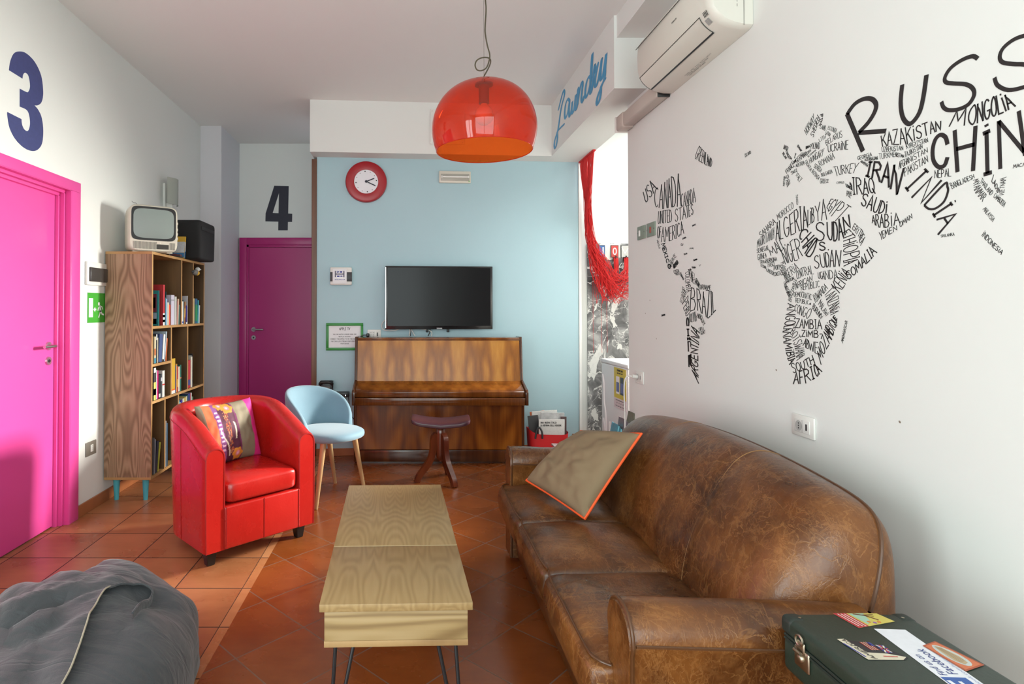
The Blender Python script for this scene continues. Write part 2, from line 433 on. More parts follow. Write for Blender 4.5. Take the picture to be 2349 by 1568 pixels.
struct('window_1', bm, WPLAST, 'street window frame behind the camera', 'window')
bm = B()
for y in (-1.17, -.4, .37): bb(bm, -2.2, -2.14, y-.03, y+.03, 0, 2.4)
for z in (.03, 2.37): bb(bm, -2.2, -2.14, -1.2, .4, z-.03, z+.03)
struct('window_2', bm, WPLAST, 'glazed entrance frame behind the camera', 'window')
# laundry room beyond the opening
bm = B(); bb(bm, 1.55, 3.5, 5.5, 5.6, 0, CZ)
struct('wall_laundry', bm, WHITE, 'bright white wall at the back of the laundry', 'wall')
bm = B(); bb(bm, 1.60, 3.5, 3.55, 3.65, 0, CZ); bb(bm, 3.42, 3.5, 3.6, 4.6, 0, CZ); bb(bm, 3.42, 3.5, 5.58, 5.6, 0, CZ); bb(bm, 3.42, 3.5, 4.6, 5.6, 0, 1.15); bb(bm, 3.42, 3.5, 4.6, 5.6, 2.35, CZ)
struct('wall_laundry_side', bm, WHITE, 'white side walls of the laundry with its window', 'wall')
bm = B(); bbox_blue(bm, 2.408, 2.432, 0, 2.675, -.10, .012); 
struct('trim_jamb', bm, plain('jamb_paint', (.80, .80, .77), .5), 'white strip ending the blue wall beside the laundry opening', 'trim')
bm = B(); bbox_blue(bm, -.046, .0, 0, 2.655, -.10, .012, .003)
struct('trim_brown', bm, wood('brown_post', (.11, .035, .01), (.26, .09, .025), (30, 30, 1.2), 9, .4), 'narrow brown wooden strip at the left edge of the blue wall', 'trim')
bm = B(); bb(bm, -2.08, -2.068, 3.635, 5.74, 0, .075, .002); 
struct('baseboard_left', bm, TERRA, 'terracotta skirting along the left wall', 'baseboard')
bm = B(); bbox_blue(bm, 0.0, 2.40, 0, .065, 0, .012, .002); bb(bm, 1.50, 1.70, 5.36, 5.50, 0, .16)
struct('baseboard_back', bm, TERRA, 'terracotta skirting along the blue wall', 'baseboard')
bm = B(); bb(bm, 1.458, 1.47, -1.5, 3.89, 0, .075, .002)
struct('baseboard_right', bm, TERRA, 'terracotta skirting along the right wall', 'baseboard')

def handle_set(parent, p, out, along, up=Vector((0, 0, 1))):
    """lever handle on a rose with a keyhole rose under it; out = away from the leaf, along = direction of the lever"""
    bm = B(); M = Matrix((along, out.cross(along), out)).transposed()
    t = bmesh.new(); bmesh.ops.create_cone(t, cap_ends=True, segments=24, radius1=.026, radius2=.024, depth=.009)
    bmesh.ops.transform(t, matrix=Matrix.Translation(p+out*.0045) @ M.to_4x4(), verts=t.verts); merge(bm, t)
    tube(bm, smoothpath([p+out*.005, p+out*.04, p+out*.052+along*.012, p+out*.054+along*.06, p+out*.052+along*.115], 5), .0095, 10)
    obj('door_handle', bm, STEEL, parent)
    bm = B(); q = p - up*.088
    t = bmesh.new(); bmesh.ops.create_cone(t, cap_ends=True, segments=24, radius1=.026, radius2=.024, depth=.009)
    bmesh.ops.transform(t, matrix=Matrix.Translation(q+out*.0045) @ M.to_4x4(), verts=t.verts); merge(bm, t)
    t = bmesh.new(); bmesh.ops.create_cone(t, cap_ends=True, segments=14, radius1=.009, radius2=.009, depth=.003)
    bmesh.ops.transform(t, matrix=Matrix.Translation(q+out*.0105) @ M.to_4x4(), verts=t.verts); merge(bm, t, 1)
    obj('keyhole', bm, [STEEL, BLACKM], parent)
# door 3 on the left wall
bm = B(); bb(bm, -2.19, -2.14, 2.575, 3.490, .008, 1.992, .002)
d3 = struct('door_1', bm, PINK, 'bright pink door under the number 3 on the left wall', 'door')
bm = B()
for y0, y1, s in ((3.536, 3.632, 1), (2.435, 2.529, -1)): bb(bm, -2.08, -2.064, y0, y1, 0, 2.032, .002)
bb(bm, -2.08, -2.0638, 2.435, 3.632, 2.0322, 2.094, .002)
for k, (dx0, dx1, off) in enumerate(((-2.10, -2.066, .0), (-2.125, -2.098, .018), (-2.20, -2.122, .036))):
    bb(bm, dx0, dx1, 3.530-off, 3.562, 0, 2.034-off, .0015); bb(bm, dx0, dx1, 2.503, 2.535+off, 0, 2.034-off, .0015)
    bb(bm, dx0, dx1, 2.503, 3.562, 2.028-off, 2.034, .0015)
obj('door_frame', bm, PINK, d3, 30)
handle_set(d3, Vector((-2.14, 3.435, 1.088)), Vector((1, 0, 0)), Vector((0, -1, 0)))
# door 4 in the alcove
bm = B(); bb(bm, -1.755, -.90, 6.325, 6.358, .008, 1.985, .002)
d4 = struct('door_2', bm, PINKD, 'pink door with shade in its colour under the number 4 in the alcove', 'door')
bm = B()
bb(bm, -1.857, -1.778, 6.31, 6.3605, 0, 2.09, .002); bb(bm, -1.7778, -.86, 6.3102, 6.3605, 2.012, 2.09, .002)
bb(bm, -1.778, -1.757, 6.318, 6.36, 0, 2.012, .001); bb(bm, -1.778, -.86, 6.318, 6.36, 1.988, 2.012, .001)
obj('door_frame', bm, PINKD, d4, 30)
handle_set(d4, Vector((-1.700, 6.325, 1.09)), Vector((0, -1, 0)), Vector((1, 0, 0)))
bm = B(); bb(bm, -1.869, -1.858, 6.33, 6.355, 1.03, 1.15, .003)
obj('strike_plate', bm, STEEL, d4)
# ---------------------------------------------------------------- painted numbers and lettering on the walls
XL = -2.08
THREE = [(2.993,2.544),(3.003,2.595),(3.029,2.647),(3.072,2.677),(3.127,2.691),(3.198,2.675),(3.253,2.624),(3.272,2.553),(3.271,2.505),(3.255,2.467),(3.225,2.443),(3.199,2.434),(3.231,2.420),(3.260,2.390),(3.276,2.332),(3.274,2.268),(3.258,2.225),(3.222,2.191),(3.175,2.174),(3.112,2.175),(3.046,2.201),(3.002,2.246),(2.984,2.305),(2.984,2.323),(3.093,2.322),(3.096,2.298),(3.111,2.277),(3.133,2.271),(3.150,2.279),(3.162,2.308),(3.162,2.342),(3.149,2.376),(3.126,2.387),(3.078,2.384),(3.077,2.480),(3.130,2.482),(3.147,2.490),(3.160,2.517),(3.158,2.547),(3.146,2.577),(3.129,2.584),(3.112,2.578),(3.101,2.562),(3.098,2.542)]
def roundpoly(pts, keep, n=4):
    out = []; m = len(pts)
    for i in range(m):
        a, b, c, d = (Vector(pts[(i+k) % m]) for k in (-1, 0, 1, 2))
        if i in keep: a = b
        if (i+1) % m in keep: d = c
        for k in range(n):
            t = k/n; out.append(.5*((2*b)+(c-a)*t+(2*a-5*b+4*c-d)*t*t+(3*b-a-3*c+d)*t*t*t))
    return out
bm = B()
prism(bm, roundpoly(THREE, (0, 11, 23, 24, 33, 34, 43)), lambda a, b, d: Vector((d, a, b)), XL-.0005, XL+.0012)
tag(obj('painted_number', bm, NAVY, None, 0), 'large navy blue numeral 3 painted above the bright pink door', 'number')
bm = B()
Fo = [(-1.490,2.666),(-1.331,2.662),(-1.336,2.361),(-1.291,2.358),(-1.293,2.268),(-1.338,2.268),(-1.340,2.176),(-1.445,2.176),(-1.444,2.271),(-1.586,2.274),(-1.584,2.361)]
Fi = [(-1.438,2.585),(-1.442,2.364),(-1.506,2.367)]
f4 = lambda a, b, d: Vector((a, d, b))
for poly in ([Fo[0], Fo[1], Fi[0]], [Fo[1], Fo[2], Fi[1], Fi[0]], [Fo[0], Fi[0], Fi[2], Fo[10]], [Fo[10], Fi[2], Fi[1], Fo[2], Fo[5], Fo[8], Fo[9]], [Fo[2], Fo[3], Fo[4], Fo[5]], [Fo[8], Fo[5], Fo[6], Fo[7]]):
    prism(bm, poly, f4, 6.3605, 6.3585)
tag(obj('painted_number', bm, NAVYD, None, 0), 'dark navy numeral 4 painted above the pink alcove door', 'number')
LAUNDRY = [[(4.921,3.008),(4.869,3.046),(4.797,3.090),(4.755,3.107),(4.728,3.083),(4.742,3.051),(4.799,3.016),(4.856,2.962),(4.908,2.884),(4.953,2.832),(5.022,2.800),(5.069,2.755),(5.046,2.713),(4.993,2.728),(4.962,2.777),(4.968,2.829),(4.862,2.832),(4.746,2.825)],[(4.578,2.959),(4.636,2.992),(4.703,2.964),(4.727,2.899),(4.698,2.860),(4.631,2.885),(4.578,2.959),(4.598,2.891),(4.586,2.838),(4.541,2.854),(4.497,2.926),(4.522,2.865),(4.498,2.832),(4.449,2.857),(4.406,2.944),(4.431,2.876),(4.413,2.831),(4.378,2.840),(4.336,2.918),(4.347,2.964),(4.372,2.842),(4.316,2.927),(4.256,2.975),(4.229,2.952),(4.263,2.866),(4.236,2.827),(4.193,2.856)],[(4.032,2.918),(4.087,2.951),(4.149,2.921),(4.171,2.856),(4.135,2.828),(4.072,2.867),(4.031,2.929),(4.000,3.081),(4.036,2.970),(4.052,2.875),(4.048,2.820),(4.013,2.836),(3.983,2.909),(3.953,2.978)],[(3.953,2.978),(3.939,2.930),(3.887,2.958),(3.906,2.932),(3.940,2.885),(3.950,2.839),(3.917,2.822),(3.866,2.862),(3.806,2.956)],[(3.806,2.956),(3.834,2.879),(3.830,2.829),(3.790,2.832),(3.746,2.901),(3.719,2.954),(3.742,2.877),(3.755,2.810),(3.815,2.779),(3.881,2.748),(3.914,2.715),(3.900,2.689),(3.859,2.699),(3.831,2.737),(3.822,2.781),(3.743,2.797)]]
bm = B()
for pl in LAUNDRY:
    q = [(v.x, v.y) for v in smoothpath([(a, b, 0) for a, b in pl], 5)]
    q = [(a*.30, b) for a, b in q]        # the brush is broad along the beam
    cnt = [0]
    def lay(a, b):
        cnt[0] += 1; return Vector((1.2668 - cnt[0]*4e-6, a/.30, b))
    ribbon(bm, q, .0150, lay, 0, .1)
    for e in (q[0], q[-1]): disc(bm, e, .0075, lambda a, b: Vector((1.2669, a/.30, b)), 12)
tag(obj('laundry_lettering', bm, plain('blue_lettering_paint', (.045, .30, .55), .5), None, 0), 'bright blue script lettering painted on the side of the white beam', 'lettering')

# ---------------------------------------------------------------- pendant lamp
LP = Vector((.370, 2.88, 0))
k = NT('red_acrylic'); t = k.t
out = [n for n in t.nodes if n.type == 'OUTPUT_MATERIAL'][0]
tr = k.n('ShaderNodeBsdfTransparent'); tr.inputs[0].default_value = (.97, .17, .025, 1)
tl = k.n('ShaderNodeBsdfTranslucent'); tl.inputs[0].default_value = (.95, .10, .02, 1)
df = k.n('ShaderNodeBsdfDiffuse'); df.inputs[0].default_value = (.85, .11, .010, 1)
gl = k.n('ShaderNodeBsdfGlossy'); gl.inputs['Roughness'].default_value = .03
m0 = k.n('ShaderNodeMixShader'); m0.inputs[0].default_value = .45; k.l(tl.outputs[0], m0.inputs[1]); k.l(df.outputs[0], m0.inputs[2])
m1 = k.n('ShaderNodeMixShader'); m1.inputs[0].default_value = .17; k.l(tr.outputs[0], m1.inputs[1]); k.l(m0.outputs[0], m1.inputs[2])
lw = k.n('ShaderNodeLayerWeight'); fac = k.math('MULTIPLY_ADD', k.math('POWER', lw.outputs['Facing'], 4.0), .7, .045)
m2 = k.n('ShaderNodeMixShader'); k.l(fac, m2.inputs[0]); k.l(m1.outputs[0], m2.inputs[1]); k.l(gl.outputs[0], m2.inputs[2]); k.l(m2.outputs[0], out.inputs[0])
ACRYL = k.m
lamp = thing('pendant_lamp', 'red transparent dome pendant lamp hanging from the ceiling on a curled cord', 'pendant lamp', LP)
prof = [(.018, 2.434), (.06, 2.432), (.10, 2.424), (.14, 2.408), (.18, 2.381), (.215, 2.343), (.240, 2.298), (.255, 2.25), (.260, 2.205), (.257, 2.165), (.248, 2.125), (.238, 2.095)]
prof = [(v.x, v.y) for v in smoothpath([(a, b, 0) for a, b in prof], 3)]
bm = B(); lathe(bm, prof, 72, mat=0, close_ends=False)
tube(bm, [(.2375*math.cos(2*PI*i/72), .2375*math.sin(2*PI*i/72), 2.094) for i in range(72)], .0022, 6, True)
obj('lamp_shade', bm, ACRYL, lamp)
bm = B(); lathe(bm, [(.0, 2.430), (.045, 2.428), (.045, 2.420), (.026, 2.418), (.026, 2.330), (.020, 2.326), (0, 2.326)], 24)
obj('lamp_socket', bm, plain('brown_red_plastic', (.16, .02, .012), .3), lamp)
bm = B(); lathe(bm, [(.0, 2.222), (.020, 2.226), (.036, 2.238), (.0455, 2.256), (.047, 2.274), (.042, 2.294), (.031, 2.310), (.020, 2.320), (.016, 2.332)], 24, close_ends=False)
kk = NT('opal_bulb'); kk.base((.85, .80, .72)); kk.set(Roughness=.15); kk.p.inputs['Transmission Weight'].default_value = .3
obj('light_bulb', bm, kk.m, lamp)
bm = B()
cp = [(0, 3.13), (.004, 3.0), (.006, 2.86), (.010, 2.80), (.006, 2.72), (.006, 2.68), (.016, 2.62), (.028, 2.575), (.026, 2.545), (.012, 2.508), (-.012, 2.494), (-.034, 2.498), (-.044, 2.520), (-.036, 2.545), (-.010, 2.560), (.022, 2.560), (.034, 2.545), (.026, 2.515), (.002, 2.470), (-.008, 2.446), (-.006, 2.432)]
tube(bm, smoothpath([(x, -.012+.02*i/len(cp), z) for i, (x, z) in enumerate(cp)], 6), .0034, 8)
tube(bm, [(0, 0, 3.13), (0, 0, 2.43)], .0008, 5)
obj('lamp_cord', bm, plain('olive_textile_cord', (.075, .06, .035), .7), lamp)
bm = B(); lathe(bm, [(0, 3.13), (.05, 3.129), (.05, 3.112), (.03, 3.10), (0, 3.10)], 24)
obj('ceiling_rose', bm, WPLAST, lamp)

# ---------------------------------------------------------------- things fixed to the blue wall
BR = Matrix.Rotation(BA, 3, 'Z')
def on_blue(a, z): return blue(a, z)
clk = thing('wall_clock', 'round red wall clock with a white face on the blue wall', 'clock', blue(.441, 2.455), BA)
bm = B(); t = bmesh.new(); 
prof = [(.0, .0), (.185, .0), (.187, .012), (.182, .032), (.172, .038), (.110, .030), (.108, .027), (0, .027)]
lathe(bm, prof, 64); bmesh.ops.rotate(bm, verts=bm.verts, matrix=Matrix.Rotation(PI/2, 3, 'X'))
obj('clock_rim', bm, plain('red_clock_lacquer', (.36, .010, .018), .35), clk)
cm = lambda a, b: Vector((a, -.0285, b))
bm = B(); disc(bm, (0, 0), .1075, cm, 48)
obj('clock_face', bm, plain('clock_face_white', (.80, .80, .84), .4), clk, 0)
cm2 = lambda a, b: Vector((a, -.0295, b))
for h in range(12):
    bm = B(); an = PI/2 - h*PI/6 + R(6.5); disc(bm, (.092*math.cos(an), .092*math.sin(an)), .0055 if h % 3 == 0 else .0034, cm2, 10); obj('hour_mark', bm, PRINT, clk, 0)
bm = B(); 
for an, ln, w in ((R(22), .078, .009), (R(-24), .088, .009)):
    ribbon(bm, [(-.006*math.cos(an), -.006*math.sin(an)), (ln*math.cos(an), ln*math.sin(an))], w, lambda a, b: Vector((a, -.034, b)), 0, 0)
disc(bm, (0, 0), .012, lambda a, b: Vector((a, -.0345, b)), 20)
obj('clock_hands', bm, NAVYD, clk, 0)

em = thing('emergency_light', 'small ivory emergency light on the blue wall below the red lamp', 'emergency light', blue(1.248, 2.512), BA)
bm = B(); box(bm, (0, -.012, 0), (.292, .024, .108), .006); obj('housing', bm, IVORY, em)
bm = B(); box(bm, (0, -.026, -.004), (.262, .008, .062), .003); obj('reflector', bm, plain('recess_shade_grey', (.40, .39, .34), .35), em)  # grey puts the shade of a recess into the reflector's colour
bm = B(); tube(bm, [(-.115, -.037, -.002), (.115, -.037, -.002)], .008, 12); 
for s in (-1, 1): box(bm, (s*.122, -.036, -.002), (.012, .012, .024), .002)
obj('lamp_tube', bm, plain('frosted_tube', (.82, .82, .78), .2), em)
bm = B(); box(bm, (.128, -.028, -.038), (.008, .008, .008), .001)
obj('indicator', bm, plain('green_indicator', (.1, .5, .1), .3), em)

bx1 = thing('alarm_box', 'small white wall box with a black band and a blue logo', 'alarm box', blue(.218, 1.604), BA)
bm = B(); box(bm, (0, -.02, 0), (.192, .04, .158), .008)
obj('housing', bm, WPLAST, bx1)
bm = B(); box(bm, (0, -.031, -.006), (.1935, .021, .084), .002)
obj('band', bm, plain('charcoal_plastic', (.03, .03, .035), .4), bx1)
bm = B(); box(bm, (-.012, -.0435, -.002), (.126, .006, .128), .005)
obj('badge', bm, plain('badge_white', (.80, .80, .82), .35), bx1)
bm = B(); lm = lambda a, b: Vector((a-.012, -.0472, b))
GREYB = plain('grey_logo_ink', (.13, .12, .18), .5); BLUEB = plain('blue_logo_ink', (.02, .02, .25), .5)
for s in (-1, 1): ribbon(bm, [(s*.037, -.008), (s*.037, .042)], .011, lm)
ribbon(bm, [(-.037, .017), (.037, .017)], .011, lm)
for a, b, w, h in ((-.016, .036, .018, .014), (.012, .036, .022, .014), (-.012, -.002, .022, .013), (.016, -.002, .018, .013)):
    quad(bm, [lm(a-w/2, b-h/2), lm(a+w/2, b-h/2), lm(a+w/2, b+h/2), lm(a-w/2, b+h/2)], 1)
lm2 = lambda a, b: Vector((a-.012, -.0476, b))
for a, b in ((-.019, .038), (-.012, .034), (.012, 0), (.019, -.005)): quad(bm, [lm2(a-.002, b-.002), lm2(a+.002, b-.002), lm2(a+.002, b+.002), lm2(a-.002, b+.002)], 2)
line_text(bm, 'HOSTELSAPULIA.COM', -.042, -.036, .046, .008, .0016, lm, 1)
obj('logo', bm, [GREYB, BLUEB, PAPER], bx1, 0)

ns = thing('framed_notice', 'printed white notice in a bright green frame beside the piano top', 'notice', blue(.25, 1.062), BA)
bm = B()
for a0, a1, z0, z1 in ((-.165, .165, .098, .122), (-.165, .165, -.122, -.098), (-.165, -.143, -.098, .098), (.143, .165, -.098, .098)): box(bm, ((a0+a1)/2, -.008, (z0+z1)/2), (a1-a0, .016, z1-z0), .002)
obj('frame', bm, plain('green_frame', (.01, .22, .02), .4), ns)
bm = B(); box(bm, (0, -.004, 0), (.29, .004, .2), 0); obj('sheet', bm, PAPER, ns, 0)
bm = B(); nm = lambda a, b: Vector((a, -.0068, b))
line_text(bm, 'APPLE TV', -.048, .060, .048, .021, .0032, nm)
for i, (s, w) in enumerate((('YOU CAN WATCH A MOVIE USING OUR', .104), ('"NETFLIX ACCOUNT"', .056), ('CONNECT THE APPLE TV ON THE HD2 ONE', .128), ('YOU CAN ALSO STREAM YOUR VIDEOS ON', .122), ('YOUR DEVICE', .038))):
    line_text(bm, s, -w, .017-i*.021, w, .0095, .0016, nm)
obj('printed_lettering', bm, PRINT, ns, 0)

tv = thing('flat_television', 'black flat screen television on the blue wall above the piano', 'television', blue(1.095, 1.411), BA)
bm = B(); box(bm, (0, -.075, 0), (.968, .022, .566), .004); box(bm, (0, -.05, -.02), (.72, .035, .38), .008)
obj('casing', bm, plain('gloss_black', (.008, .008, .009), .18), tv)
k = NT('dark_screen'); k.base((.006, .006, .007)); k.set(Roughness=.16); k.p.inputs['Specular IOR Level'].default_value = .18; SCREEN = k.m
bm = B(); box(bm, (0, -.0868, .008), (.930, .002, .520), 0); obj('screen', bm, SCREEN, tv, 0)
bm = B()
line_text(bm, 'TELEFUNKEN', -.024, -.2785, .024, .009, .0018, lambda a, b: Vector((a, -.0868, b)))
obj('maker_badge', bm, plain('silver_print', (.6, .6, .62), .4), tv, 0)
bm = B(); bb(bm, -.483, -.477, -.0875, -.086, -.27, .272); obj('side_bezel', bm, STEEL, tv, 0)
for s in (-.105, .085):
    bm = B(); box(bm, (s, -.03, -.285), (.018, .05, .05), .002); obj('wall_bracket', bm, BLACKM, tv)
bm = B(); box(bm, (0, -.016, 0), (.30, .032, .22), .003); obj('mount_plate', bm, BLACKM, tv)
CABW = plain('white_cable', (.72, .70, .64), .45)
Q0 = blue(1.095, 1.411)
def L(a, z, o):
    return Matrix.Rotation(-BA, 3, 'Z') @ (blue(a, z, o) - Q0)
for path in ([(.62, 1.22, .05), (.585, 1.18, .03), (.59, 1.13, .03), (.65, 1.115, .05), (.72, 1.125, .06), (.80, 1.15, .05)],
             [(.82, 1.16, .05), (.835, 1.12, .05), (.825, 1.068, .06)], [(.84, 1.14, .05), (.855, 1.11, .05), (.878, 1.068, .06)],
             [(.86, 1.14, .04), (.93, 1.13, .04), (1.0, 1.12, .05), (1.03, 1.10, .06), (1.025, 1.068, .06)]):
    bm = B(); tube(bm, smoothpath([L(*p) for p in path], 6), .0035, 6); obj('cable', bm, CABW, tv, label='white cable')
for a, b in ((.845, .838), (1.02, .995)):
    bm = B(); tube(bm, smoothpath([L(a, 1.16, .05), L(a-.008, 1.10, .05), L(b, 1.068, .06)], 6), .004, 6); obj('cable', bm, BLACKP, tv, label='black cable')
so = thing('wall_socket', 'white multiple wall socket with a black plug just above the piano top', 'socket', blue(.515, 1.083), BA)
bm = B(); box(bm, (0, -.006, 0), (.122, .012, .084), .004); obj('plate', bm, WPLAST, so)
bm = B(); box(bm, (-.022, -.013, 0), (.05, .004, .05), .002); obj('outlets', bm, plain('socket_white', (.70, .69, .66), .4), so)
bm = B()
for i in range(3):
    for j in range(3): disc(bm, (-.036+i*.014, -.015+j*.015), .003, lambda a, b: Vector((a, -.0155, b)), 8)
quad(bm, [Vector((x, -.0128, z)) for x, z in ((.022, -.018), (.034, -.018), (.034, .016), (.022, .016))])
obj('pin_hole_pattern', bm, BLACKM, so, 0)
bm = B(); box(bm, (-.058, -.028, -.006), (.028, .03, .03), .006); tube(bm, smoothpath([(-.07, -.03, -.006), (-.10, -.03, -.008), (-.13, -.025, -.03), (-.14, -.02, -.08)], 5), .004, 6)
obj('plug', bm, BLACKP, so)

dv = thing('door_entry_phone', 'black telephone handset unit on the blue wall behind the blue chair', 'telephone', blue(.09, .615), BA)
bm = B(); box(bm, (0, -.03, -.02), (.12, .06, .16), .015); obj('base', bm, BLACKP, dv)
bm = B(); tube(bm, smoothpath([(-.055, -.075, .03), (-.04, -.085, .048), (0, -.088, .052), (.04, -.085, .048), (.055, -.075, .03)], 6), .014, 10); box(bm, (.058, -.05, .03), (.008, .03, .06), .003)
obj('handset', bm, BLACKP, dv)
bm = B(); box(bm, (.0, -.062, -.03), (.07, .006, .08), .002); obj('keypad', bm, plain('grey_keypad', (.14, .14, .14), .5), dv)
rt = thing('wall_box', 'small black box with a white light beside the piano', 'router', blue(.236, .553), BA)
bm = B(); box(bm, (0, -.045, 0), (.115, .09, .042), .006); obj('housing', bm, BLACKP, rt)
k = NT('white_led'); k.base((1, 1, 1)); k.p.inputs['Emission Color'].default_value = (.8, .85, 1, 1); k.p.inputs['Emission Strength'].default_value = 6
bm = B(); box(bm, (.025, -.0905, -.004), (.007, .002, .007), 0); obj('indicator', bm, k.m, rt)
bm = B(); tube(bm, smoothpath([(.05, -.05, -.02), (.06, -.05, -.12), (.075, -.05, -.19), (.11, -.03, -.235), (.14, -.02, -.25)], 6), .004, 6); tube(bm, smoothpath([(.0, -.05, -.02), (-.01, -.045, -.06), (-.025, -.03, -.10)], 6), .004, 6)
obj('cable', bm, BLACKP, rt)
bm = B(); box(bm, (.0, -.004, -.10), (.05, .008, .05), .002); obj('junction', bm, plain('grey_junction', (.25, .25, .24), .5), rt)
cp = thing('cover_plate', 'white screwed cover plate on the beam behind the red lamp', 'cover plate', (.33, 5.098, 2.914), BA*.93)
bm = B(); box(bm, (0, -.004, 0), (.30, .008, .305), .002); obj('plate', bm, WPLAST, cp)
for a in (-.135, .135):
    for b in (-.138, .138):
        bm = B(); lathe(bm, [(0, 0), (.004, 0), (.003, .0015), (0, .0015)], 10); bmesh.ops.rotate(bm, verts=bm.verts, matrix=Matrix.Rotation(PI/2, 3, 'X')); bmesh.ops.translate(bm, verts=bm.verts, vec=(a, -.008, b))
        obj('screw', bm, STEEL, cp)
# ---------------------------------------------------------------- soft shapes
def sp(x, e): return math.copysign(abs(x)**e, x)
def sellip(bm, c, h, e1=.35, e2=.3, nu=40, nv=24, fn=None, mat=0):
    """rounded cushion block: super-ellipsoid of half sizes h, optional deformation fn(unit point, point)"""
    c = Vector(c); rings = []
    for j in range(nv+1):
        ph = -PI/2 + PI*j/nv
        row = []
        for i in range(nu):
            th = 2*PI*i/nu
            q = Vector((sp(math.cos(ph), e1)*sp(math.cos(th), e2), sp(math.cos(ph), e1)*sp(math.sin(th), e2), sp(math.sin(ph), e1)))
            p = Vector((q.x*h[0], q.y*h[1], q.z*h[2]))
            if fn: p = fn(q, p)
            row.append(p + c)
        rings.append(row)
    bot = bm.verts.new(sum(rings[0], Vector())/nu); top = bm.verts.new(sum(rings[-1], Vector())/nu)
    V = [[bm.verts.new(p) for p in r] for r in rings[1:-1]]
    for A, D in zip(V[:-1], V[1:]):
        for i in range(nu):
            f = bm.faces.new([A[i], A[(i+1) % nu], D[(i+1) % nu], D[i]]); f.material_index = mat
    for i in range(nu):
        bm.faces.new([bot, V[0][(i+1) % nu], V[0][i]]).material_index = mat
        bm.faces.new([top, V[-1][i], V[-1][(i+1) % nu]]).material_index = mat
def pillow(bm, c4, puff, n=40, inset=.06, wr=.006, seed=0, mat=0, rear=1.0):
    """square cushion spanned by four corners (00, 10, 11, 01); returns its seam outline"""
    a, b, c, d = (Vector(p) for p in c4); nrm = (b-a).cross(d-a).normalized(); edge = []
    def pos(u, v, s):
        uu, vv = u*2-1, v*2-1
        k = inset
        u2 = .5 + .5*uu*(1 - k*(1-vv*vv)*abs(uu)); v2 = .5 + .5*vv*(1 - k*(1-uu*uu)*abs(vv))
        p = a*(1-u2)*(1-v2) + b*u2*(1-v2) + c*u2*v2 + d*(1-u2)*v2
        th = puff*(1 if s > 0 else rear)*(max(0, 1-uu**2)*max(0, 1-vv**2))**.42
        w = noise.noise(Vector((u*4+seed, v*4, seed)))*wr*2 + noise.noise(Vector((u*11+seed, v*9, 3)))*wr
        rim = min(1, 6*min(u, 1-u, v, 1-v))
        return p + nrm*s*(th + w*rim*(1 if th > 0 else 0))
    grid(bm, n, n, lambda u, v: pos(u, v, 1), mat=mat)
    grid(bm, n, n, lambda u, v: pos(u, v, -1), mat=mat, flip=True)
    bmesh.ops.remove_doubles(bm, verts=bm.verts, dist=1e-5)
    m = 24
    for i in range(m): edge.append(pos(i/m, 0, 1))
    for i in range(m): edge.append(pos(1, i/m, 1))
    for i in range(m): edge.append(pos(1-i/m, 1, 1))
    for i in range(m): edge.append(pos(0, 1-i/m, 1))
    return edge

# ---------------------------------------------------------------- piano
def veneer(name, dark, mid, light, mirror, stretch, rings, rough=.16):
    m = wood(name, dark, light, stretch, rings, rough, .08, mid, mirror=mirror, streak=.45, bump=0, grain=(42, 42, 1.6))
    m.node_tree.nodes['Principled BSDF'].inputs['Specular IOR Level'].default_value = .3
    return m
PW_U = veneer('walnut_upper', (.20, .060, .005), (.44, .165, .014), (.64, .30, .040), .17, (5.5, 5.5, 1.1), 22, .26)
PW_L = veneer('walnut_lower', (.085, .018, .0025), (.25, .070, .008), (.42, .150, .018), .24, (4.2, 4.2, 1.4), 22, .25)
PW_K = veneer('walnut_fallboard', (.07, .018, .004), (.20, .062, .011), (.33, .12, .02), .16, (8, 8, 2.2), 8, .12)
PW_D = wood('dark_walnut_edge', (.05, .014, .004), (.15, .045, .012), (12, 12, 1.2), 8, .2, .35)
pn = thing('upright_piano', 'walnut veneered upright piano with closed lid under the television', 'piano', (.249, 4.935, 0), 0)
bm = B()
sidep = [(.0, .015), (.262, .015), (.262, 1.068), (.105, 1.068), (.048, .70), (-.15, .645), (-.178, .625), (-.178, .520), (.0, .505)]
for s in (-1, 1):
    bm = B(); prism(bm, sidep, lambda y, z, d: Vector((s*d, y, z)), .700, .7235, 0, .002); obj('side_panel', bm, PW_D, pn, 30)
bm = B(); prism(bm, [(.052, .69), (.107, 1.045), (.127, 1.045), (.075, .69)], lambda y, z, d: Vector((d, y, z)), -.700, .700); obj('upper_panel', bm, PW_U, pn, 0)
bm = B(); bb(bm, -.702, .702, .095, .262, 1.046, 1.062, .003); bb(bm, -.702, .702, .100, .118, 1.036, 1.046, .001); obj('top_lid', bm, PW_K, pn, 30)
bm = B(); prism(bm, [(.05, .686), (.045, .694), (-.135, .640), (-.152, .626), (-.152, .584), (.05, .584)], lambda y, z, d: Vector((d, y, z)), -.698, .698, 0, .002); obj('fallboard', bm, PW_K, pn, 25)
bm = B(); bb(bm, -.699, .699, -.165, .02, .518, .580, .003); obj('key_slip', bm, PW_K, pn, 30)
bm = B(); bb(bm, -.700, .700, .002, .02, .118, .512, .001); obj('lower_panel', bm, PW_L, pn, 0)
bm = B(); bb(bm, -.700, .700, -.006, .02, .018, .114, .002); bb(bm, -.690, .690, .03, .25, .0, .02); obj('bottom_rail', bm, PW_D, pn, 30)
bm = B(); bb(bm, -.700, .700, .13, .25, .02, 1.04); obj('case', bm, PW_D, pn, 0)

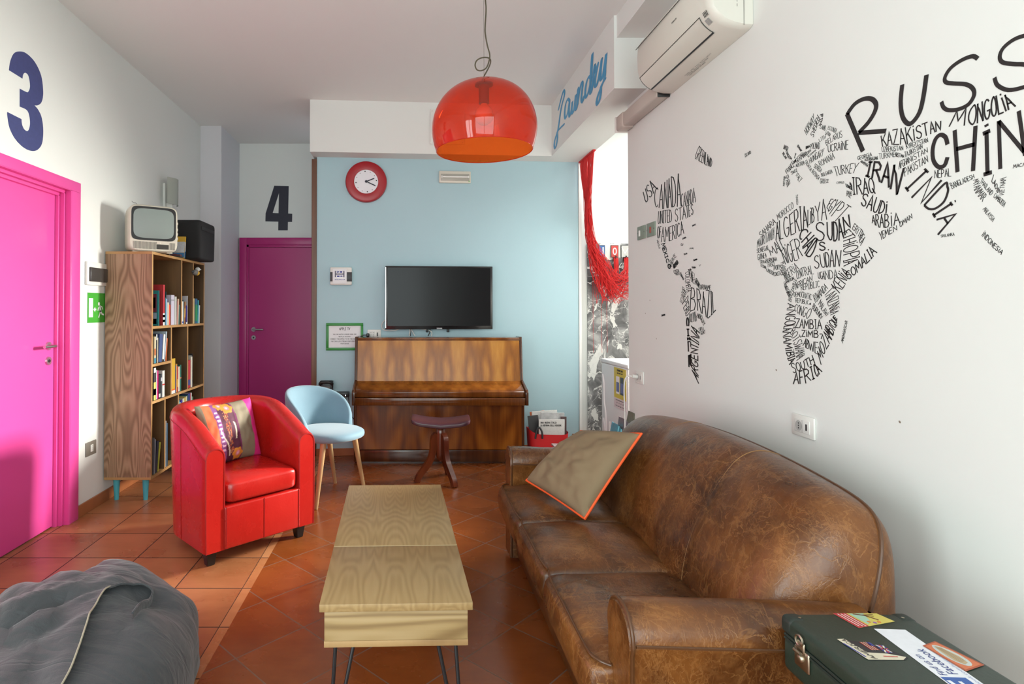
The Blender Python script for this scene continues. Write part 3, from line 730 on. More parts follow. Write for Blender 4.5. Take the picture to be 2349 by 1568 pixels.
# ---------------------------------------------------------------- piano stool
ST_W = wood('mahogany', (.055, .010, .004), (.20, .045, .014), (9, 9, 1.5), 7, .22, .3)
st = thing('piano_stool', 'dark wooden three-legged piano stool with a saddle seat', 'stool', (.235, 4.44, 0), R(-3))
bm = B(); k = NT('dark_plum_leather'); k.base((.055, .018, .026)); k.set(Roughness=.3); k.bump(k.noise(k.coord(), 90, 3), .1, .003)
def seatfn(u, v): 
    a, b = u*2*PI, v*2-1
    return Vector((0, 0, 0))
def seatdef(q, p):
    return Vector((p.x, p.y, p.z + .034*(p.x/.22)**2 - .010*(p.y/.15)**2))
sellip(bm, (0, 0, .446), (.222, .150, .021), .45, .22, 56, 14, seatdef); obj('seat', bm, k.m, st)
bm = B(); lathe(bm, [(.0, .405), (.03, .405), (.03, .432), (0, .432)], 16); obj('swivel', bm, BLACKM, st)
bm = B(); lathe(bm, [(0, .16), (.022, .16), (.032, .175), (.037, .20), (.040, .36), (.036, .40), (.030, .408), (0, .408)], 20)
lathe(bm, [(0, .148), (.014, .150), (.014, .16), (0, .16)], 12); obj('post', bm, ST_W, st)
for an in (-164, -57, 71):
    bm = B(); ca, sa = math.cos(R(an)), math.sin(R(an))
    prof = smoothpath([(.030, .352, 0), (.050, .330, 0), (.058, .29, 0), (.062, .23, 0), (.085, .16, 0), (.128, .10, 0), (.168, .05, 0), (.190, .0, 0)], 5)
    W = [.024, .027]; rows = []
    for i, p in enumerate(prof):
        t = i/(len(prof)-1); d = (prof[min(i+1, len(prof)-1)]-prof[max(i-1, 0)]).normalized(); nn = Vector((-d.y, d.x)); hw = .026 - .006*t; th = .021 - .002*t
        q = []
        for sx, sy in ((-1, -1), (1, -1), (1, 1), (-1, 1)):
            r_ = p.x + nn.x*hw*sx; z_ = max(.0, p.y + nn.y*hw*sx); w_ = th*sy
            q.append(bm.verts.new((r_*ca - w_*sa, r_*sa + w_*ca, z_)))
        rows.append(q)
    for A, D in zip(rows[:-1], rows[1:]):
        for i in range(4): bm.faces.new([A[i], A[(i+1) % 4], D[(i+1) % 4], D[i]])
    cap(bm, rows[0], 0, True); cap(bm, rows[-1])
    bmesh.ops.recalc_face_normals(bm, faces=bm.faces[:])
    obj('leg', bm, ST_W, st, 50)

# ---------------------------------------------------------------- coffee table
OAK_T = wood('oak_veneer_top', (.28, .175, .072), (.43, .29, .135), (5.0, .80, 4.2), 300, .42, 0, (.36, .235, .10), mirror=.078, streak=.6, grain=(85, 4, 60), bump=.05)
OAK_S = wood('oak_side_grain', (.25, .155, .065), (.50, .36, .185), (1.0, 1.0, 8.5), 60, .5, 0, (.42, .29, .13), streak=.3, grain=(4, 4, 70))
OAK_E = wood('oak_edge', (.27, .15, .06), (.50, .32, .14), (3, 3, 20), 12, .55)
tb = thing('coffee_table', 'pale oak box coffee table on black hairpin legs', 'table', (-.058, 2.345, 0), R(1.7))
HX, HY = .2305, .592
for y0, y1 in ((-HY, -.165), (-.161, HY)):
    bm = B(); bb(bm, -HX, HX, y0, y1, .397, .420, .0015); obj('table_top', bm, OAK_T, tb, 30)
bm = B(); bb(bm, -HX+.001, HX-.001, -.1655, -.1605, .398, .4203); obj('seam_strip', bm, plain('pale_wood_filler', (.50, .39, .22), .6), tb, 0)
bm = B(); bb(bm, -HX+.014, HX-.014, -HY+.012, HY-.012, .305, .3965, .001); obj('storage_box', bm, OAK_S, tb, 30)
bm = B(); bb(bm, -HX+.013, HX-.013, -HY+.011, HY-.011, .286, .3045, .001); obj('bottom_panel', bm, OAK_E, tb, 30)
for sx in (-1, 1):
    for sy in (-1, 1):
        bm = B(); x0, y0 = sx*(HX-.075), sy*(HY-.07)
        top1 = Vector((x0-.030, y0+sy*.02, .288)); top2 = Vector((x0+.030, y0-sy*.03, .288)); ft = Vector((x0+sx*.035, y0+sy*.045, .008))
        side = (top2-top1).normalized()*.012
        tube(bm, [top1] + smoothpath([ft-side+Vector((0, 0, .02)), ft-side*.7+Vector((0, 0, .004)), ft, ft+side*.7+Vector((0, 0, .004)), ft+side+Vector((0, 0, .02))], 4) + [top2], .0058, 8)
        bb(bm, x0-.05, x0+.05, y0-.035, y0+.035, .2835, .2865)
        obj('hairpin_leg', bm, BLACKM, tb)

# ---------------------------------------------------------------- sofa
k = NT('worn_brown_leather'); v = k.coord()
n1 = k.noise(v, 5.5, 5, .6, .4); n2 = k.noise(v, 1.7, 2)
base = k.ramp(k.math('ADD', k.math('MULTIPLY', n1, .6), k.math('MULTIPLY', n2, .4)), [(.34, (.036, .0105, .0028)), (.50, (.105, .033, .0065)), (.68, (.22, .078, .0155))])
nv_ = k.n('ShaderNodeTexNoise'); k.l(v, nv_.inputs['Vector']); nv_.inputs['Scale'].default_value = 4; nv_.inputs['Detail'].default_value = 3
wv = k.n('ShaderNodeVectorMath', operation='MULTIPLY_ADD'); k.l(nv_.outputs['Color'], wv.inputs[0]); wv.inputs[1].default_value = (.35, .35, .35); k.l(v, wv.inputs[2])
sc_ = None
for sc1, ang, stretch, th in ((3.6, (.3, .5, .7), (1, 2.6, 1), .017), (5.5, (.9, 1.5, .2), (2.4, 1, 1.2), .016), (8.5, (1.1, .2, .9), (2.2, 1, 1.4), .018), (15, (.2, 1.3, .4), (1, 1.8, 1), .022), (27, (.5, .3, 1.4), (2, 1, 1), .03)):
    nn_ = k.noise(k.mapping(v, tuple(q*sc1 for q in stretch), (sc1, 0, 2), ang), 1.0, 5, .55, .5)
    ln = k.math('SUBTRACT', 1.0, k.math('DIVIDE', k.math('ABSOLUTE', k.math('SUBTRACT', nn_, .5)), th), clamp=True)
    mk = k.math('MULTIPLY', ln, k.math('MULTIPLY_ADD', k.noise(v, 2.3+sc1*.31, 4), 3.0, -1.2, clamp=True))
    sc_ = mk if sc_ is None else k.math('MAXIMUM', sc_, mk)
k.base(k.mix(k.math('MULTIPLY', sc_, .42), base, (.46, .215, .070)))
k.set(Roughness=k.math('MULTIPLY_ADD', n1, .24, .19)); k.bump(k.math('ADD', k.math('ADD', k.math('MULTIPLY', sc_, -.25), k.math('MULTIPLY', k.noise(k.mapping(v, (5, 11, 5), (0, 0, 0), (.3, .2, .4)), 1.0, 3, .5, .8), 1.6)), k.math('MULTIPLY', k.noise(v, 160, 2), .2)), .25, .008)
LEATHER = k.m
k = NT('leather_piping'); k.base((.085, .032, .010)); k.set(Roughness=.35); PIPING = k.m
SEAMT = plain('tan_stitching', (.26, .135, .05), .5)
so0 = Vector((.92, 2.26, 0))
sf = thing('leather_sofa', 'worn brown leather three seat sofa with rounded back under the lettered map', 'sofa', so0)
def S(x, y, z): return Vector((x, y, z)) - so0
Y0, Y1 = 1.48, 2.935; YM = (Y0+Y1)/2; HL = (Y1-Y0)/2
BP = smoothpath([(.90, .20, 0), (.90, .34, 0), (.912, .45, 0), (.945, .56, 0), (.99, .66, 0), (1.04, .745, 0), (1.095, .81, 0), (1.155, .838, 0), (1.215, .832, 0), (1.262, .80, 0), (1.284, .73, 0), (1.29, .60, 0), (1.29, .35, 0), (1.28, .10, 0)], 4)
SEAMS = (1.945, 2.43)
def backpt(t, i, off=0.0):
    """t in -1..1 along the sofa, i index on the profile"""
    g = (1-.20*t*t)*max(0, 1-abs(t)**20)**.42; g2 = max(0, 1-abs(t)**14)**.4
    p = BP[i]; x, z = p.x, p.y
    y = YM + HL*t
    cuts = (Y0-.1,) + SEAMS + (Y1+.1,)
    for a, b in zip(cuts[:-1], cuts[1:]):
        if a <= y <= b:
            s = 2*(y-a)/(b-a)-1; bulge = (1-abs(s)**5)
    if i < 34: x -= .016*bulge*math.sin(PI*min(1, i/34))
    if z > .52: z = .52 + (z-.52)*g
    x = 1.16 + (x-1.16)*g2
    if i < 30:
        x += noise.noise(Vector((0, y*5, z*5)))*.006
    d = Vector((-1, 0, .4)).normalized() if i < 26 else Vector((0, 0, 1))
    return S(x, y, z) + d*off
NB = len(BP)
bm = B()
ts = [math.sin(PI/2*(2*i/71-1))*.9999 for i in range(72)]
grid(bm, 72, NB, lambda u, v: backpt(ts[round(u*71)], round(v*(NB-1))))
obj('backrest', bm, LEATHER, sf, 60)
for ys in SEAMS:
    bm = B(); tube(bm, [backpt((ys-YM)/HL, i, -.0003) for i in range(4, 36)], .0022, 6); obj('seam', bm, SEAMT, sf)
bm = B(); tube(bm, [backpt(t, 34, .0) for t in ts], .0055, 8); obj('piping', bm, PIPING, sf)
for k_ in range(3):
    ya = (1.484, 2.024, 2.503)[k_]; yb = (2.020, 2.499, 3.026)[k_]
    bm = B()
    def cdef(q, p, ya=ya):
        r = 1 - min(1, (abs(q.x)**3 + abs(q.y)**3))
        z = p.z + (.020*max(0, r) if q.z > 0 else 0)
        w = noise.noise(Vector((p.x*7, (p.y+ya)*7, ya)))*.008 + noise.noise(Vector((p.x*22, (p.y+ya)*10, 2)))*.004
        front = max(0, -q.x - .55)
        return Vector((p.x - .02*front*(1-abs(q.z)**2)*2 , p.y, z + w*(1 if q.z > 0 else 0)))
    sellip(bm, S(.700, (ya+yb)/2, .335), (.235, (yb-ya)/2, .072), .28, .16, 88, 22, cdef)
    o_ = obj('seat_cushion', bm, LEATHER, sf, 60)
    bm = B(); pt = []
    for i in range(21): pt.append(S(.468 + (.012*(abs(i-10)/10)**6), ya+.004 + (yb-ya-.008)*i/20, .401 + .004*math.sin(PI*i/20)))
    if k_ == 0: pt = [S(.512, 1.486, .398), S(.492, 1.498, .400), S(.476, 1.522, .401)] + pt[2:]
    if k_ == 2: pt = pt[:-2] + [S(.476, 2.988, .401), S(.492, 3.012, .400), S(.512, 3.024, .398)]
    tube(bm, smoothpath(pt, 3), .0038, 8); obj('piping', bm, PIPING, o_)
bm = B(); prism(bm, [(.505, .275), (.56, .015), (1.25, .015), (1.25, .30), (.52, .30)], lambda x, z, d: S(x, d, z), 1.50, 3.01, 0, .01); obj('base', bm, LEATHER, sf)
for side, (ya, yb) in (('near', (1.370, 1.532)), ('far', (2.985, 3.150))):
    bm = B(); yc = (ya+yb)/2; hw = (yb-ya)/2; prof = []
    prof += [(-hw+.012, .03), (-hw+.010, .30), (-hw+.006, .49), (-hw, .505)]
    for i in range(13):
        a = PI - PI*i/12; prof.append((hw*math.cos(a)*1.0, .510 + .072*math.sin(a)**.9))
    prof += [(hw, .505), (hw-.006, .49), (hw-.01, .30), (hw-.012, .03)]
    xs = [.516, .520, .530, .545, .60, .70, .80, .90, 1.0, 1.06, 1.10, 1.12]
    rows = []
    for x in xs:
        e = max(0, (.545-x)/.03); sh = .010*e**2
        rows.append([bm.verts.new(S(x, yc + y*(1-sh*6), (z - sh*(1 if z > .2 else 0)) - .028*(x-.52)*(1 if z > .5 else 0) + (noise.noise(Vector((x*8, y*9, z*8)))*.003))) for y, z in prof])
    for A, D in zip(rows[:-1], rows[1:]):
        for i in range(len(prof)-1): bm.faces.new([A[i], D[i], D[i+1], A[i+1]])
    cap(bm, rows[0], 0, True); cap(bm, rows[-1])
    bmesh.ops.recalc_face_normals(bm, faces=bm.faces[:])
    ar = obj('armrest', bm, LEATHER, sf, 50)
    bm = B(); tube(bm, [S(.524, yc + y*.985, z*.995) for y, z in prof], .005, 8); obj('piping', bm, PIPING, ar)
    for sy in (-1, 1):
        bm = B(); tube(bm, [S(x, yc + sy*(hw+.0005), .512 - .028*(x-.52)) for x in (.53, .65, .8, .95, 1.05, 1.11)], .004, 6); obj('seam', bm, PIPING, ar)

# cushion on the sofa
k = NT('taupe_cotton'); v = k.coord(); k.base(k.mix(k.noise(v, 3, 4), (.175, .122, .066), (.25, .178, .102))); k.set(Roughness=.85); k.bump(k.noise(v, 300, 2), .15, .002); TAUPE = k.m
cu = thing('sofa_cushion', 'taupe cushion with orange piping leaning in the far corner of the sofa', 'cushion', (.80, 2.66, .45))
c0 = Vector((.80, 2.66, .45))
cs = [Vector(p)-c0 for p in ((.722, 2.405, .440), (.985, 2.475, .775), (.850, 2.890, .700), (.570, 2.850, .468))]
bm = B(); eg = pillow(bm, cs, .085, 48, .025, .010, 3, 0, .3)
obj('cover', bm, TAUPE, cu, 80)
bm = B(); tube(bm, eg, .0055, 8, True); obj('piping', bm, plain('orange_piping', (.85, .10, .015), .6), cu)
# ---------------------------------------------------------------- red tub armchair
k = NT('red_leather'); v = k.coord()
n1 = k.noise(v, 4, 4, .6); wr = k.noise(k.mapping(v, (14, 30, 9)), 1.0, 4, .65, 1.2)
k.base(k.mix(n1, (.34, .007, .006), (.47, .015, .010))); k.set(Roughness=k.math('MULTIPLY_ADD', n1, .15, .20)); k.p.inputs['Coat Weight'].default_value = .15
k.bump(k.math('ADD', k.math('MULTIPLY', wr, .8), k.math('MULTIPLY', k.noise(v, 170, 2), .12)), .22, .006); REDL = k.m
k = NT('red_seam'); k.base((.30, .006, .006)); k.set(Roughness=.4); REDS = k.m
LEGB = plain('black_stained_wood', (.012, .009, .008), .35)
ac = thing('tub_armchair', 'bright red leather tub armchair with short black legs', 'armchair', (-.988, 3.330, 0), R(44))
W_, F_, YS, RY, TH = .272, -.300, .04, .250, .112
def plan(s):
    """s in 0..1 along the U of the tub; returns centre point and outward normal"""
    L1 = YS-F_; La = PI*(W_+RY)/2; T = 2*L1+La; d = s*T
    if d < L1: return Vector((-W_, F_+d, 0)), Vector((-1, 0, 0))
    if d > L1+La: return Vector((W_, F_+(T-d), 0)), Vector((1, 0, 0))
    a = PI - PI*(d-L1)/La
    return Vector((W_*math.cos(a), YS+RY*math.sin(a), 0)), Vector((math.cos(a)/W_, math.sin(a)/RY, 0)).normalized()
def sst(x): x = max(0, min(1, x)); return x*x*(3-2*x)
def tubh(y): return .612 + .158*math.sin(PI/2*max(0, min(1, (y+.27)/.50)))
sect = [(.052, .085), (.055, .20), (.056, .45)] + [None]*11 + [(-.055, .45), (-.054, .28), (-.054, .085)]
bm = B(); NS = 84; rows = []
for i in range(NS+1):
    s = i/NS; s = .5 - .5*math.cos(PI*s) if False else s
    c, n = plan(s); h = tubh(c.y); row = []
    e = min(s, 1-s)*NS; rnd = 0.012*max(0, 1-e/1.5)**2
    for q, p in enumerate(sect):
        if p is None:
            a = PI*(q-3)/10; o = .056*math.cos(a); z = h - .055 + .055*math.sin(a)**.8
        else:
            o, z = p
            if z > .4: z = h - .12
            if z == .45: z = h-.1
        o2 = o*(1-rnd*10) + .018*sst((z-.3)/.45)*(1 if c.y > -.1 else 0)*sst((c.y+.1)/.3)
        row.append(bm.verts.new(c + n*o2 + Vector((0, 0, z - (rnd if p is None else 0)))))
    rows.append(row)
for A, D in zip(rows[:-1], rows[1:]):
    for q in range(len(sect)-1): bm.faces.new([A[q], A[q+1], D[q+1], D[q]])
cap(bm, rows[0], 0); cap(bm, rows[-1], 0, True)
bmesh.ops.recalc_face_normals(bm, faces=bm.faces[:])
ol = [[v.co.copy() for v in rows[j]] for j in (0, NS)]
ridge = [rows[j][3].co.copy() for j in range(NS+1)]; ridge2 = [rows[j][12].co.copy() for j in range(NS+1)]
sides = [[rows[j][q].co.copy() for q in range(4)] for j in (16, NS-16, NS//2)]
tubobj = obj('tub_shell', bm, REDL, ac, 55)
for o_ in ol:
    bm = B(); tube(bm, [p+Vector((0, .002, 0)) for p in o_], .0045, 6); obj('piping', bm, REDS, tubobj)
for sd in sides[:2]:
    bm = B(); tube(bm, smoothpath(sd, 4), .0028, 6); obj('seam', bm, REDS, tubobj)
bm = B(); tube(bm, ridge, .0028, 6); obj('seam', bm, REDS, tubobj)
bm = B(); box(bm, (0, F_+.128, .1935), (.45, .27, .217), .010, 3); obj('front_panel', bm, REDL, ac)
bm = B(); bb(bm, -.205, .205, -.1, .16, .12, .30, .01); obj('seat_base', bm, REDL, ac)
for x in (-.215, 0, .215):
    bm = B(); tube(bm, [(x, F_-.0065, .09), (x, F_-.0065, .298), (x, F_+.03, .302)], .0028, 6); obj('seam', bm, REDS, ac)
bm = B()
def adef(q, p):
    r = max(0, 1-(abs(q.x)**3+abs(q.y)**3))
    return Vector((p.x, p.y, p.z + (.018*r if q.z > 0 else 0) + noise.noise(Vector((p.x*9, p.y*9, 1)))*.006*(q.z > 0)))
sellip(bm, (0, -.045, .365), (.216, .265, .062), .32, .2, 72, 20, adef); obj('seat_cushion', bm, REDL, ac, 60)
for x, y in ((-.266, -.225), (.266, -.225), (-.21, .21), (.21, .21)):
    bm = B(); box(bm, (x, y, .044), (.062, .062, .088), .003, 1, None, 0, .62); obj('leg', bm, LEGB, ac, 30)
# striped cushion in it
def stripes(u, v):
    PK, TP, OR, PU, MA = (.62, .015, .20), (.21, .17, .11), (.80, .14, .05), (.22, .06, .22), (.075, .008, .03)
    if u < .03 or u > .84: c = PK
    elif u < .14: c = TP
    elif u < .25: c = OR
    elif u < .32: c = PU
    elif u < .555: c = MA
    elif u < .58: c = (.16, .02, .09)
    else: c = TP
    if .265 < u < .31 and .2 < v < .85 and math.sin(v*95) > .1: c = (.72, .5, .66)
    if .375 < u < .44 and .15 < v < .9 and noise.noise(Vector((u*60, v*18, 0))) > -.05: c = (.34, .05, .02) if noise.noise(Vector((u*40, v*40, 4))) > 0 else (.45, .20, .08)
    if abs(u-(.515-.10*(v-.5)**2*8)) < .012 and .35 < v < .62: c = (.66, .58, .42)
    if abs(u-(.325+.04*math.sin(v*9))) < .009 and .12 < v < .55: c = (.62, .56, .44)
    for fu, fv, r in ((.475, .86, .088), (.375, .92, .07), (.495, .13, .082)):
        du, dv = (u-fu), (v-fv); d = math.hypot(du, dv); an = math.atan2(dv, du)
        if d < r*(1+.12*math.cos(6*an)):
            c = (.58, .22, .025) if d > r*.42 else (.66, .20, .26)
            if d < r*.2: c = (.70, .45, .50)
    return c
pc = [(-.235, -.035, .030), (.175, .075, .030), (.160, .185, .365), (-.235, .085, .365)]
bm = B(); pillow(bm, pc, .075, 110, .07, .006, 8, 0, .35)
o_ = tag(obj('striped_cushion', bm, painted('striped_cushion_cloth', .75, .12), None, 80), 'striped cushion with orange flowers lying in the red armchair', 'cushion'); o_.location = (-.972, 3.335, .40); o_.rotation_euler = (0, 0, R(44))
a_, b_, c_, d_ = (Vector(p) for p in pc)
def cush(co, i):
    u_ = (b_-a_).normalized(); v_ = ((d_-a_) - u_*(d_-a_).dot(u_)).normalized()
    return stripes(max(0, min(1, (co-a_).dot(u_)/(b_-a_).length)), max(0, min(1, (co-a_).dot(v_)/(d_-a_).length)))
pattern(o_, cush)

# ---------------------------------------------------------------- pale blue chair
k = NT('pale_blue_velvet'); v = k.coord(); k.base(k.mix(k.noise(v, 6, 4), (.115, .215, .28), (.165, .28, .35))); k.set(Roughness=.75)
k.p.inputs['Sheen Weight'].default_value = .35; k.bump(k.noise(k.mapping(v, (1, 1, 3)), 120, 2), .12, .002); VELV = k.m
LEGW = wood('light_beech', (.42, .25, .11), (.66, .46, .24), (14, 14, 1), 9, .4)
ch = thing('blue_chair', 'pale blue upholstered chair with splayed light wooden legs', 'chair', (-.597, 4.105, 0), math.atan2(.53, .85) * -1 + PI/2 * 0)
# local +x is the way the chair faces
bm = B()
sellip(bm, (.03, 0, .437), (.245, .235, .043), .62, .85, 64, 18, lambda q, p: Vector((p.x, p.y, p.z*(1.0 if q.z > 0 else .85)))); obj('seat', bm, VELV, ch, 70)
bm = B(); na, nb = 49, 22
def shell(u, v):
    a = (u*2-1); ca = max(0, 1-abs(a)**2.3)**.5
    zt = .462 + .285*ca; zb = .425 - .02*ca
    hh = zt-zb; th = .020 + .006*ca
    an = PI + a*R(98)
    w = v*2*PI; r0 = .222
    cz = math.cos(w); sz = math.sin(w)
    z = (zt+zb)/2 + hh/2*sp(sz, .8); off = th*sp(cz, .7)
    r = r0 + .055*((z-zb)/.3) + off
    return Vector((.02 + r*math.cos(an)*1.0, r*math.sin(an), z))
V = grid(bm, na, nb, shell, cv=True)
cap(bm, V[0]); cap(bm, V[-1], 0, True)
bmesh.ops.recalc_face_normals(bm, faces=bm.faces[:])
obj('backrest', bm, VELV, ch, 70)
for tx, ty, fx, fy in ((.125, .165, .145, .265), (.125, -.165, .145, -.262), (-.10, .15, -.115, .252), (-.10, -.15, -.115, -.252)):
    bm = B(); tube(bm, [(tx, ty, .415), (fx, fy, .0)], [.0215, .0125], 16); obj('leg', bm, LEGW, ch)
# ---------------------------------------------------------------- bookcase
ZEB = wood('zebrano_side_panel', (.19, .105, .053), (.45, .285, .172), (7.0, 7.0, 1.15), 125, .5, 0, (.33, .195, .108), mirror=.160, streak=.38, grain=(60, 60, 2), bump=.04, detail=1.0)
SHW = wood('shelf_walnut_dark', (.085, .042, .014), (.20, .105, .038), (6, 6, 1.2), 14, .55, 0, streak=.45)
EDG = wood('shelf_light_edge', (.40, .21, .07), (.60, .35, .14), (5, 5, 5), 8, .5)
TEAL = plain('teal_leg_paint', (.07, .38, .44), .4)
bc = thing('bookcase', 'tall wood grain bookcase on turquoise legs full of books', 'bookcase', (-1.915, 4.45, 0))
XB, XF, YA, YB_, ZB, ZT = -2.072, -1.755, 3.945, 4.955, .150, 1.700
def P5(x, y, z): return (x+1.915, y-4.45, z)
def board(name, x0, x1, y0, y1, z0, z1, mats=None, front=True, parent=bc):
    bm = B(); bb(bm, x0+1.915, x1+1.915, y0-4.45, y1-4.45, z0, z1)
    if front: bb(bm, x1+1.915, x1+1.916, y0-4.45, y1-4.45, z0, z1, 0, 1)
    return obj(name, bm, mats or [SHW, EDG], parent, 0)
board('side_panel', XB, XF, YA, YA+.018, ZB+.018, ZT-.018, [ZEB, EDG]); board('side_panel', XB, XF, YB_-.018, YB_, ZB+.018, ZT-.018)
bm = B(); bb(bm, XB+1.915, XF+1.916, YA-4.45, YB_-4.45, ZT-.018, ZT, .001); obj('top_board', bm, EDG, bc, 0)
bm = B(); bb(bm, XB+1.915, XF+1.916, YA-4.45, YB_-4.45, ZB, ZB+.018, .001); obj('bottom_board', bm, EDG, bc, 0)
board('back_panel', XB, XB+.006, YA+.018, YB_-.018, ZB+.018, ZT-.018, front=False)
board('shelf', XB+.006, XF, YA+.018, YB_-.018, 1.172, 1.190); board('shelf', XB+.006, XF, YA+.018, YB_-.018, .660, .678)
board('shelf', XB+.006, XF, YA+.018, 4.266, .913, .931); board('shelf', XB+.006, XF, 4.420, YB_-.018, .415, .433)
for y, z0, z1 in ((4.462, 1.190, ZT-.018), (4.700, 1.190, ZT-.018), (4.275, .678, 1.172), (4.590, .678, 1.172), (4.17, ZB+.018, .660), (4.411, ZB+.018, .660)):
    board('divider', XB+.006, XF-.001, y-.009, y+.009, z0, z1)
for x in (-2.015, -1.815):
    for y in (4.005, 4.895):
        bm = B(); tube(bm, [P5(x, y, ZB), P5(x, y, 0)], [.023, .0145], 16); obj('leg', bm, TEAL, bc)
PAGE = plain('book_pages', (.62, .58, .48), .8, var=.1, vs=60)
def book(y0, z0, th, h, dp, c, label, lean=0.0, stripe=None, group='books and magazines in the bookcase', x1=-1.765, face=None):
    """a book standing upright, spine towards the room; y0 its near side"""
    b = B()
    x0 = -dp
    bb(b, -.004, 0, 0, th, 0, h, .001); bb(b, x0, 0, 0, .0022, 0, h); bb(b, x0, 0, th-.0022, th, 0, h)
    mats = [plain('cover_%d_%d_%d' % tuple(int(q*999) for q in c), c, .4, var=.08)]
    if stripe:
        for i, (za, zb, c2) in enumerate(stripe):
            mats.append(plain('cover_%d_%d_%d' % tuple(int(q*999) for q in c2), c2, .4, var=.08))
            bb(b, -.002, .0006, .0005, th-.0005, za*h, zb*h, 0, len(mats)-1)
    if face:
        for (xa, xb, za, zb, c2) in face:
            mats.append(plain('cover_%d_%d_%d' % tuple(int(q*999) for q in c2), c2, .4, var=.25, vs=70))
            bb(b, -xb*dp, -xa*dp, -.0007, .001, za*h, zb*h, 0, len(mats)-1)
    o = obj('book', b, mats, None, 0)
    o.location = (x1, y0, z0 + th*abs(math.sin(lean))); o.rotation_euler = (lean, 0, 0)
    tag(o, label, 'book', group)
    b = B(); bb(b, x0+.004, -.004, .0022, th-.0022, .003, h-.003); obj('pages', b, PAGE, o, 0)
    return o
W9, K9, CR, NV, RD = (.70, .68, .66), (.02, .02, .022), (.62, .54, .38), (.03, .05, .20), (.50, .03, .03)
z = 1.1905
book(4.075, z, .012, .248, .21, (.02, .24, .25), 'teal magazine with a white headline at the near end of the top shelf', 0, None, face=[(.06, .9, .38, .9, (.16, .03, .06)), (.10, .40, .50, .80, (.75, .74, .72)), (.50, .85, .50, .80, (.75, .74, .72)), (.06, .9, .05, .36, (.34, .42, .55)), (.06, .7, .05, .2, (.5, .45, .44))])
book(4.150, z, .030, .292, .22, (.45, .03, .035), 'tall red book near the left end of the top shelf', 0, [(0, .3, W9), (.08, .14, K9), (.2, .26, K9)])
book(4.186, z, .010, .20, .15, (.03, .14, .16), 'thin dark teal book right of the tall red book, top shelf')
book(4.199, z, .022, .192, .15, (.25, .42, .62), 'light blue book on the top shelf')
book(4.224, z, .026, .166, .13, (.66, .60, .46), 'short cream book beside an orange-red one, top shelf')
book(4.252, z, .027, .150, .13, (.62, .08, .035), 'short orange-red book on the top shelf')
book(4.281, z, .006, .245, .22, (.015, .10, .12), 'large dark green atlas with a blue cover picture, top shelf', 0, None, x1=-1.80, face=[(.05, .95, .55, .93, (.02, .12, .45))])
book(4.289, z, .062, .222, .19, (.50, .47, .56), 'thick pale lilac binder on the top shelf', 0, [(.8, .85, (.3, .3, .33))])
book(4.354, z, .038, .212, .18, (.46, .46, .43), 'grey book right of the lilac binder, top shelf')
book(4.394, z, .014, .180, .14, (.45, .20, .18), 'slim dusty pink book leaning on the top shelf', -.05)
book(4.412, z, .016, .195, .14, (.68, .45, .32), 'peach coloured book leaning against a divider, top shelf', -.05)
book(4.432, z, .014, .150, .14, (.08, .22, .21), 'slim dark green book next to the first top divider', -.03)
book(4.474, z, .018, .175, .15, (.66, .58, .45), 'cream book right of the first top divider')
book(4.493, z, .030, .178, .15, (.70, .68, .62), 'white book with a blue mark in the middle top bay', 0, [(.05, .12, (.05, .09, .4))])
book(4.524, z, .012, .185, .15, (.01, .09, .11), 'thin dark teal book in the middle top bay')
book(4.538, z, .024, .176, .14, (.36, .15, .05), 'brown and orange book leaning in the middle top bay', -.05, [(.3, .7, (.62, .36, .10))])
book(4.576, z, .024, .146, .13, (.025, .02, .22), 'short navy book in the middle top bay', 0, [(0, .1, W9)])
book(4.604, z, .008, .222, .19, (.62, .62, .66), 'pale magazine with a yellow cover block, middle top bay', 0, None, face=[(.25, .9, .65, .92, (.52, .47, .05))])
book(4.716, z, .042, .205, .16, (.56, .53, .30), 'pale yellow book right of the second top divider')
book(4.760, z, .012, .205, .16, (.01, .03, .06), 'thin black book in the right top bay')
book(4.775, z, .046, .205, .16, (.02, .12, .25), 'dark blue book with a green spine, right top bay', 0, [(.1, .75, (.02, .26, .09))])
book(4.825, z, .020, .192, .15, (.05, .45, .52), 'turquoise book in the right top bay', -.05)
book(4.850, z, .024, .150, .13, (.70, .70, .68), 'short white book at the far end of the top shelf', -.05)
z = .9315
book(4.012, z, .026, .185, .2, (.60, .52, .34), 'cream magazine with a dark picture at the left of the second row', 0, [(.0, .2, (.05, .25, .36)), (.3, .55, (.45, .15, .05))], face=[(.05, .9, .55, .95, K9), (.05, .9, .25, .5, (.38, .08, .04))])
book(4.042, z, .016, .200, .18, (.05, .05, .05), 'thin black and white book in the second row', 0, [(.8, 1, W9)])
book(4.062, z, .012, .175, .18, (.62, .58, .44), 'thin ivory book in the second row')
book(4.078, z, .055, .198, .2, (.045, .075, .19), 'dark blue binder leaning in the second row', -.10)
book(4.140, z, .030, .195, .19, (.70, .68, .66), 'white spiral book leaning in the second row', -.13, [(0, .08, K9)])
book(4.176, z, .014, .215, .19, (.46, .55, .62), 'pale blue magazine leaning tallest in the second row', -.15)
book(4.196, z, .018, .165, .18, (.52, .11, .03), 'orange-red book leaning at the right of the second row', -.13)
z = .6785
book(4.006, z, .034, .222, .2, (.05, .05, .05), 'black and yellow magazine at the left of the third row', 0, [(0, .55, (.66, .60, .14)), (.15, .35, (.32, .10, .24)), (.85, 1, W9)], face=[(.05, .95, .02, .5, (.60, .52, .12)), (.05, .9, .55, .85, K9)])
book(4.046, z, .012, .205, .18, W9, 'thin white book in the third row')
book(4.064, z, .016, .198, .18, (.66, .02, .18), 'slim magenta book in the third row')
book(4.088, z, .028, .165, .15, (.022, .022, .024), 'short black book in the third row', 0, [(.05, .2, (.5, .5, .48))])
